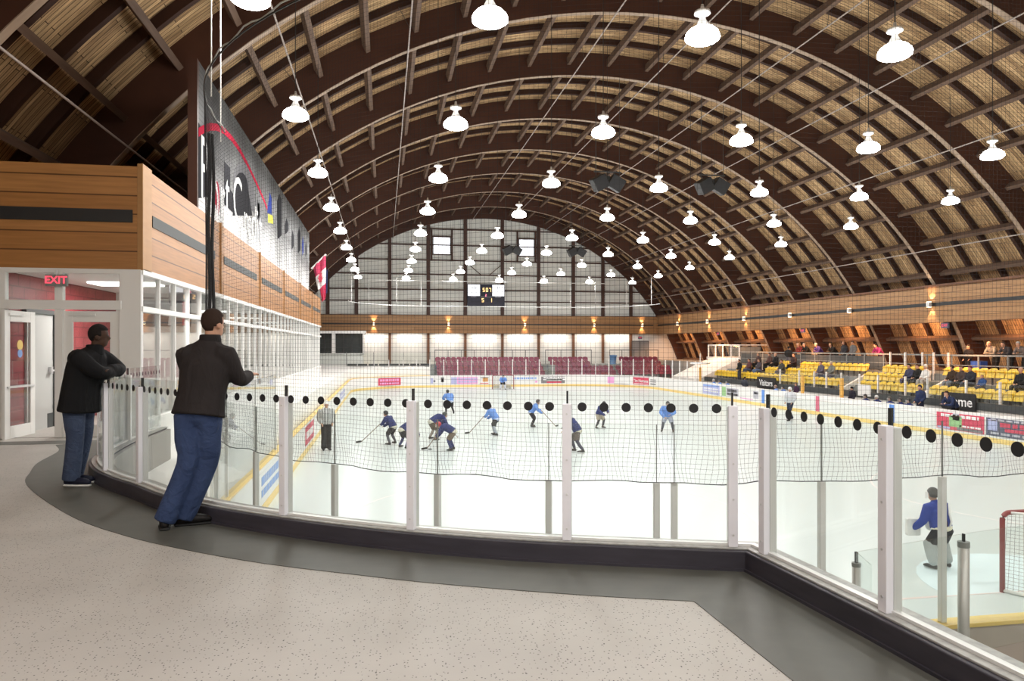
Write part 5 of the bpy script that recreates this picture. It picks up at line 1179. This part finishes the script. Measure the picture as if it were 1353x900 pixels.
p = at_z(1240, 750, 0); JG = dict(elL=(-.30, .10, .92), haL=(-.33, .30, .74), elR=(.29, .14, .92), haR=(.24, .36, .74), anL=(-.19, -.06, .1), toL=(-.22, .13, .06), anR=(.19, -.06, .1), toR=(.22, .13, .06), knL=(-.17, .06, .46), knR=(.17, .06, .46), shL=(-.2, .06, 1.2), shR=(.2, .06, 1.2), che=(0, .04, 1.1), nek=(0, .08, 1.28), hea=(0, .12, 1.41), pel=(0, -.06, .8), wai=(0, -.02, .94))
r, J = person('young goalie in royal blue jersey and grey leg pads seen from behind near the goal', (p.x, p.y, 0), math.radians(12), .87, 'skate', (.035, .06, .28), (.02, .02, .025), (.08, .08, .078), (.45, .28, .2), (.05, .05, .05), None, 'player', JG, .018, pads=True)
g_ = MB(); g_.obox(J['haL'] + V((0, 0, .02)), RT, FW, Z1, (.12, .05, .15)); fuse(g_, 'blocker_glove', .015, cm((.7, .7, .68)), r, 6)
g_ = MB(); g_.ell(J['haR'], RT, FW, Z1, (.10, .07, .11)); fuse(g_, 'catch_glove', .015, cm((.6, .6, .6)), r, 2)
bk = J['che'] - V((math.sin(-math.radians(12)), math.cos(math.radians(12)), 0)) * .165
for sg, a_ in ((-1, .32), (1, .32)): pass
sp_ = MB(); sp_.tube([J['shR'] + V((.02, -.115, .03)), J['che'] + V((.11, -.165, -.02)), J['wai'] + V((.09, -.165, 0)), J['pel'] + V((.02, -.17, .05))], [.016, .018, .018, .016], 8); sp_.build('jersey_stripe', cm((.72, .72, .70)), r, True)
sp_ = MB(); sp_.tube([J['che'] + V((-.02, -.165, .02)), J['wai'] + V((-.03, -.165, .0)), J['pel'] + V((-.06, -.17, .06))], [.03, .04, .03], 8); sp_.build('dark_panel', cm((.06, .03, .03)), r, True)
kit_sock[0] = (.6, .62, .68); kit_sock[1] = (.5, .55, .7)
p = at_z(662, 514, 0); person('goalie in light blue jersey at the far goal', (p.x, p.y - 1.0, 0), PI, .86, 'skate', LB, DK, (.06, .06, .06), (.45, .28, .2), (.05, .05, .05), None, 'player', pads=True)
# referees
def stripes():
    m, nt, b = nodes('ref_stripes'); tc = N(nt, 'ShaderNodeTexCoord'); w = N(nt, 'ShaderNodeTexWave', bands_direction='X'); w.inputs['Scale'].default_value = 5.5
    r = N(nt, 'ShaderNodeValToRGB'); r.color_ramp.elements[0].color = (.02, .02, .02, 1); r.color_ramp.elements[1].color = (.6, .62, .62, 1); r.color_ramp.elements[0].position = .35; r.color_ramp.elements[1].position = .4
    nt.links.new(tc.outputs['Object'], w.inputs['Vector']); nt.links.new(w.outputs['Fac'], r.inputs[0]); nt.links.new(r.outputs[0], b.inputs['Base Color']); return m
sj = stripes()
p = at_z(431, 595, 0); r, J = person('referee in a striped jersey, black trousers and white helmet standing at the left', (p.x, p.y, 0), math.radians(-165), 1.02, 'stand', sj, (.035, .035, .037), (.75, .75, .75), (.45, .28, .2), (.03, .03, .03), None, 'ref')
p = at_z(1044, 556, 0); r, J = person('referee in a pale grey jersey striding along the right boards', (p.x, p.y, 0), math.radians(120), .97, 'stand', (.50, .52, .55), (.03, .035, .06), (.6, .6, .6), (.45, .28, .2), (.03, .03, .03), None, 'ref', dict(knL=(-.1, .25, .5), anL=(-.1, .28, .1), toL=(-.1, .44, .05), knR=(.1, -.08, .5), anR=(.1, -.38, .14), toR=(.1, -.2, .06)))
# puck under the bending players
pk = at_z(568, 594, 0); o = MB().lathe([(0, 0), (.075, 0), (.075, .025), (0, .025)], (pk.x, pk.y, .003), 16).build('hockey_puck', M['black']); tag(o, 'black puck on the ice under the bending players', 'puck')

# --- spectators on the right side (yaw 90 = facing the rink)
def at_floor(px, py, X, dz): q = at_x(px, py, X); return q.y
def spec(px, X, z, pose, top, bot, hair, label, yaw=90, s=1.0, skin=SKIN, **kw):
    y = at_x(px, 480, X).y; return person(label, (X, y, z), math.radians(yaw), s, pose, top, bot, hair, skin, (.02, .02, .02), **kw)
BR, BK, GY_, BD = (.05, .03, .02), (.012, .011, .010), (.35, .33, .30), (.45, .30, .22)
WZ = 2.35
spec(1083, 29.0, WZ, 'lean', (.05, .03, .16), BK, GY_, 'spectator in a purple jacket leaning on the walkway railing')
spec(1102, 29.0, WZ, 'lean', BK, BK, (.35, .22, .10), 'fair haired spectator in a black jacket leaning on the railing')
spec(1115, 29.0, WZ, 'stand', (.03, .03, .035), BK, (.30, .16, .08), 'spectator in dark clothes at the left of a standing couple on the walkway')
spec(1127, 29.0, WZ, 'stand', (.13, .13, .13), BK, BR, 'spectator in a grey jacket at the right of a standing couple on the walkway')
spec(1162, 29.0, WZ - .05, 'lean', (.25, .02, .12), BK, BK, 'spectator in a magenta jacket with black hair at the walkway railing', hood=True)
spec(1280, 28.75, 2.2, 'stand', (.014, .010, .009), (.012, .01, .012), (.03, .02, .015), 'spectator in black with clasped hands standing above the yellow seats', s=.95)
spec(1313, 29.2, WZ, 'lean', (.20, .18, .15), BK, BD, 'balding spectator in a grey jacket leaning on the railing at the right')
spec(1332, 29.2, WZ, 'lean', (.03, .03, .035), BK, BR, 'spectator in a black coat leaning on the railing beside the grey jacket')
spec(1352, 29.2, WZ, 'lean', (.12, .10, .09), BK, GY_, 'grey haired spectator at the right edge on the railing')
def sit(px, row, top, bot, hair, label, **kw): return spec(px, TX[row] + .28, TZ[row] - .02, 'sit', top, bot, hair, label, **kw)
sit(1026, 2, (.012, .011, .012), BK, BD, 'bald spectator in black seated high in the far yellow block')
sit(1018, 2, (.10, .05, .04), BK, BR, 'spectator in dark red seated left of the bald one in black')
sit(1003, 2, (.05, .03, .03), BK, (.2, .15, .1), 'spectator in brown seated in the top row of the far block')
sit(1004, 1, (.06, .05, .06), (.10, .15, .25), (.15, .09, .06), 'spectator in blue jeans seated in the second row of the far block')
sit(991, 1, (.10, .04, .04), (.08, .1, .16), BR, 'spectator in dark clothes seated left of the one in blue jeans')
sit(1034, 1, (.05, .05, .045), (.12, .13, .13), BR, 'spectator with brown hair seated in the second row below the bald one')
spec(977, 25.66, TZ[0], 'stand', BK, (.04, .04, .045), BK, 'spectator in black standing before the first yellow seats by the platform', s=.95)
spec(1042, 28.3, 2.1, 'stand', (.02, .02, .02), (.12, .12, .14), BK, 'spectator in black with a pale collar standing with back turned', yaw=-60, s=.95)
sit(1050, 2, (.03, .02, .02), BK, BR, 'spectator in dark brown seated near the standing one in black')
spec(1059, 29.0, WZ, 'lean', (.22, .03, .03), BK, BD, 'spectator with a red collar behind the walkway screen')
spec(1067, 29.0, WZ, 'lean', BK, BK, GY_, 'grey haired spectator in black behind the walkway screen')
sit(1100, 1, (.16, .17, .15), (.10, .11, .11), (.5, .45, .35), 'spectator in a grey green coat seated below the railing', hood=True)
sit(1086, 1, (.10, .09, .12), (.16, .17, .2), (.12, .07, .05), 'spectator in grey seated left of the grey green coat')
sit(1214, 1, BK, BK, BR, 'spectator in black seated beside the one in a white coat')
sit(1225, 1, (.62, .60, .56), (.35, .33, .3), (.62, .60, .55), 'spectator in a white hooded coat seated in the middle block', hood=True)
sit(1203, 1, (.05, .05, .09), (.06, .07, .12), BK, 'spectator in dark navy bent low left of the seated pair')
sit(1260, 1, (.045, .025, .015), (.16, .17, .2), BR, 'long haired spectator in a dark brown coat seated in the near block', hood=True)
sit(1272, 1, (.06, .04, .035), BK, (.12, .07, .04), 'small spectator in brown seated between the brown coat and the maroon cap')
sit(1284, 1, (.025, .025, .032), (.05, .05, .07), BR, 'spectator in a maroon cap and dark jacket with a child beside', hat=(.12, .02, .04))
sit(1299, 1, (.03, .07, .20), (.04, .05, .1), (.35, .22, .12), 'child in a blue jacket seated beside the maroon cap', s=.72)
sit(1351, 1, (.014, .013, .013), BK, BD, 'bald spectator in black seated at the right edge')
# benches: coaches and players
spec(1216, 24.6, .22, 'stand', (.02, .03, .08), (.015, .018, .04), BK, 'coach in a navy jacket and cap standing at the home bench', s=1.0, hat=(.02, .025, .05))
spec(1258, 23.95, .22, 'lean', (.018, .028, .075), BK, BR, 'coach in navy leaning on the boards before the Home sign', s=1.0)
spec(1126, 24.2, .22, 'stand', (.02, .018, .03), BK, BK, 'dark haired bench staff member in black at the end of the home bench', s=.82, hood=True)
spec(984, 24.3, .22, 'stand', (.05, .055, .07), BK, BK, 'bench staff member in dark grey bending at the visitors bench', s=.84, yaw=-60)
spec(1052, 24.2, .22, 'stand', (.05, .02, .05), BK, (.2, .12, .1), 'bench staff member in plum at the end of the visitors bench', s=.78)
kit_sock[0] = DK; kit_sock[1] = WH
for px, hc, ww in ((1145, (.06, .05, .05), 'dark helmet first on the home bench'), (1160, (.55, .55, .53), 'white helmet on the home bench'), (1177, (.12, .11, .10), 'dark grey helmet in the middle of the home bench'), (1191, (.08, .07, .07), 'dark helmet next to the middle one on the home bench'), (1202, (.05, .05, .05), 'dark helmet last on the home bench by the coach'),
                   (944, (.4, .4, .4), 'grey helmet first on the visitors bench'), (952, (.06, .06, .06), 'dark helmet second on the visitors bench'), (962, (.08, .08, .08), 'dark helmet third on the visitors bench'), (1026, (.35, .25, .2), 'brownish helmet right of the Visitors sign'), (1036, (.05, .05, .05), 'black helmet at the end of the visitors bench')):
    y = at_x(px, 520, 24.1).y; person(f'bench player with a {ww}', (24.1, y, .22), PI / 2, .84, 'sit', NAVY if px > 1100 else LB, DK, hc, (.45, .28, .2), (.04, .04, .04), None, 'player', group='players on the benches')
BN = MB().box(24.08, 24.45, 27, 36.8, .40, .46); BN.box(24.2, 24.3, 27, 36.8, .2, .5); o = BN.build('player_bench', M['midgrey']); tag(o, 'long bench under the home players behind the boards', 'bench')
BN = MB().box(24.08, 24.45, 42, 52.5, .40, .46); BN.box(24.2, 24.3, 42, 52.5, .2, .5); o = BN.build('player_bench', M['midgrey']); tag(o, 'long bench under the visiting players behind the boards', 'bench')

# far-end net rail: white pipe hoop and hangers
e = tag(empty('net_rail', (10.35, 62, 7.45)), 'white curved pipe rail hung over the far end of the ice', 'net rail')
fp = [V((p[0], p[1], 7.45)) for p in rink(.15, 14)[30:60]]
MB().tube(fp, .03, 8).build('pipe', M['lampmetal'], e, smooth=True)
hg = MB()
for i in (2, 6, 10, 13, 16, 19, 23, 27):
    p = fp[min(i, len(fp) - 1)]; hg.tube([p, V((p.x, p.y, min(deck_z(p.x) - .3, 9.9)))], .02, 6)
hg.tube([V((RX0 + 2, 66.0, 9.7)), V((RX1 - 1, 66.0, 9.7))], .03, 6); hg.build('hanger', M['white'], e)

# ------------------------------------------------------------------ camera, world, view
cd = bpy.data.cameras.new('camera'); co = bpy.data.objects.new('camera', cd); COL.objects.link(co)
co.location = (0, 0, CAM_H); co.rotation_euler = (PI / 2, 0, -YAW); cd.sensor_width = 36; cd.lens = FOC / 1353 * 36; cd.shift_y = 7.5 / 1353; cd.clip_end = 300
SC.camera = co
wd = bpy.data.worlds.new('world'); SC.world = wd; wd.use_nodes = True
wd.node_tree.nodes['Background'].inputs[0].default_value = (.8, .85, 1, 1); wd.node_tree.nodes['Background'].inputs[1].default_value = .05
vs = SC.view_settings; vs.view_transform = 'Standard'; vs.look = 'None'; vs.gamma = 1; vs.exposure = 0.32; vs.use_curve_mapping = False
SC.cycles.max_bounces = 8; SC.cycles.diffuse_bounces = 4; SC.cycles.glossy_bounces = 3; SC.cycles.transparent_max_bounces = 24
SC.cycles.caustics_reflective = False; SC.cycles.caustics_refractive = False; SC.cycles.sample_clamp_indirect = 6
SC.cycles.use_denoising = True
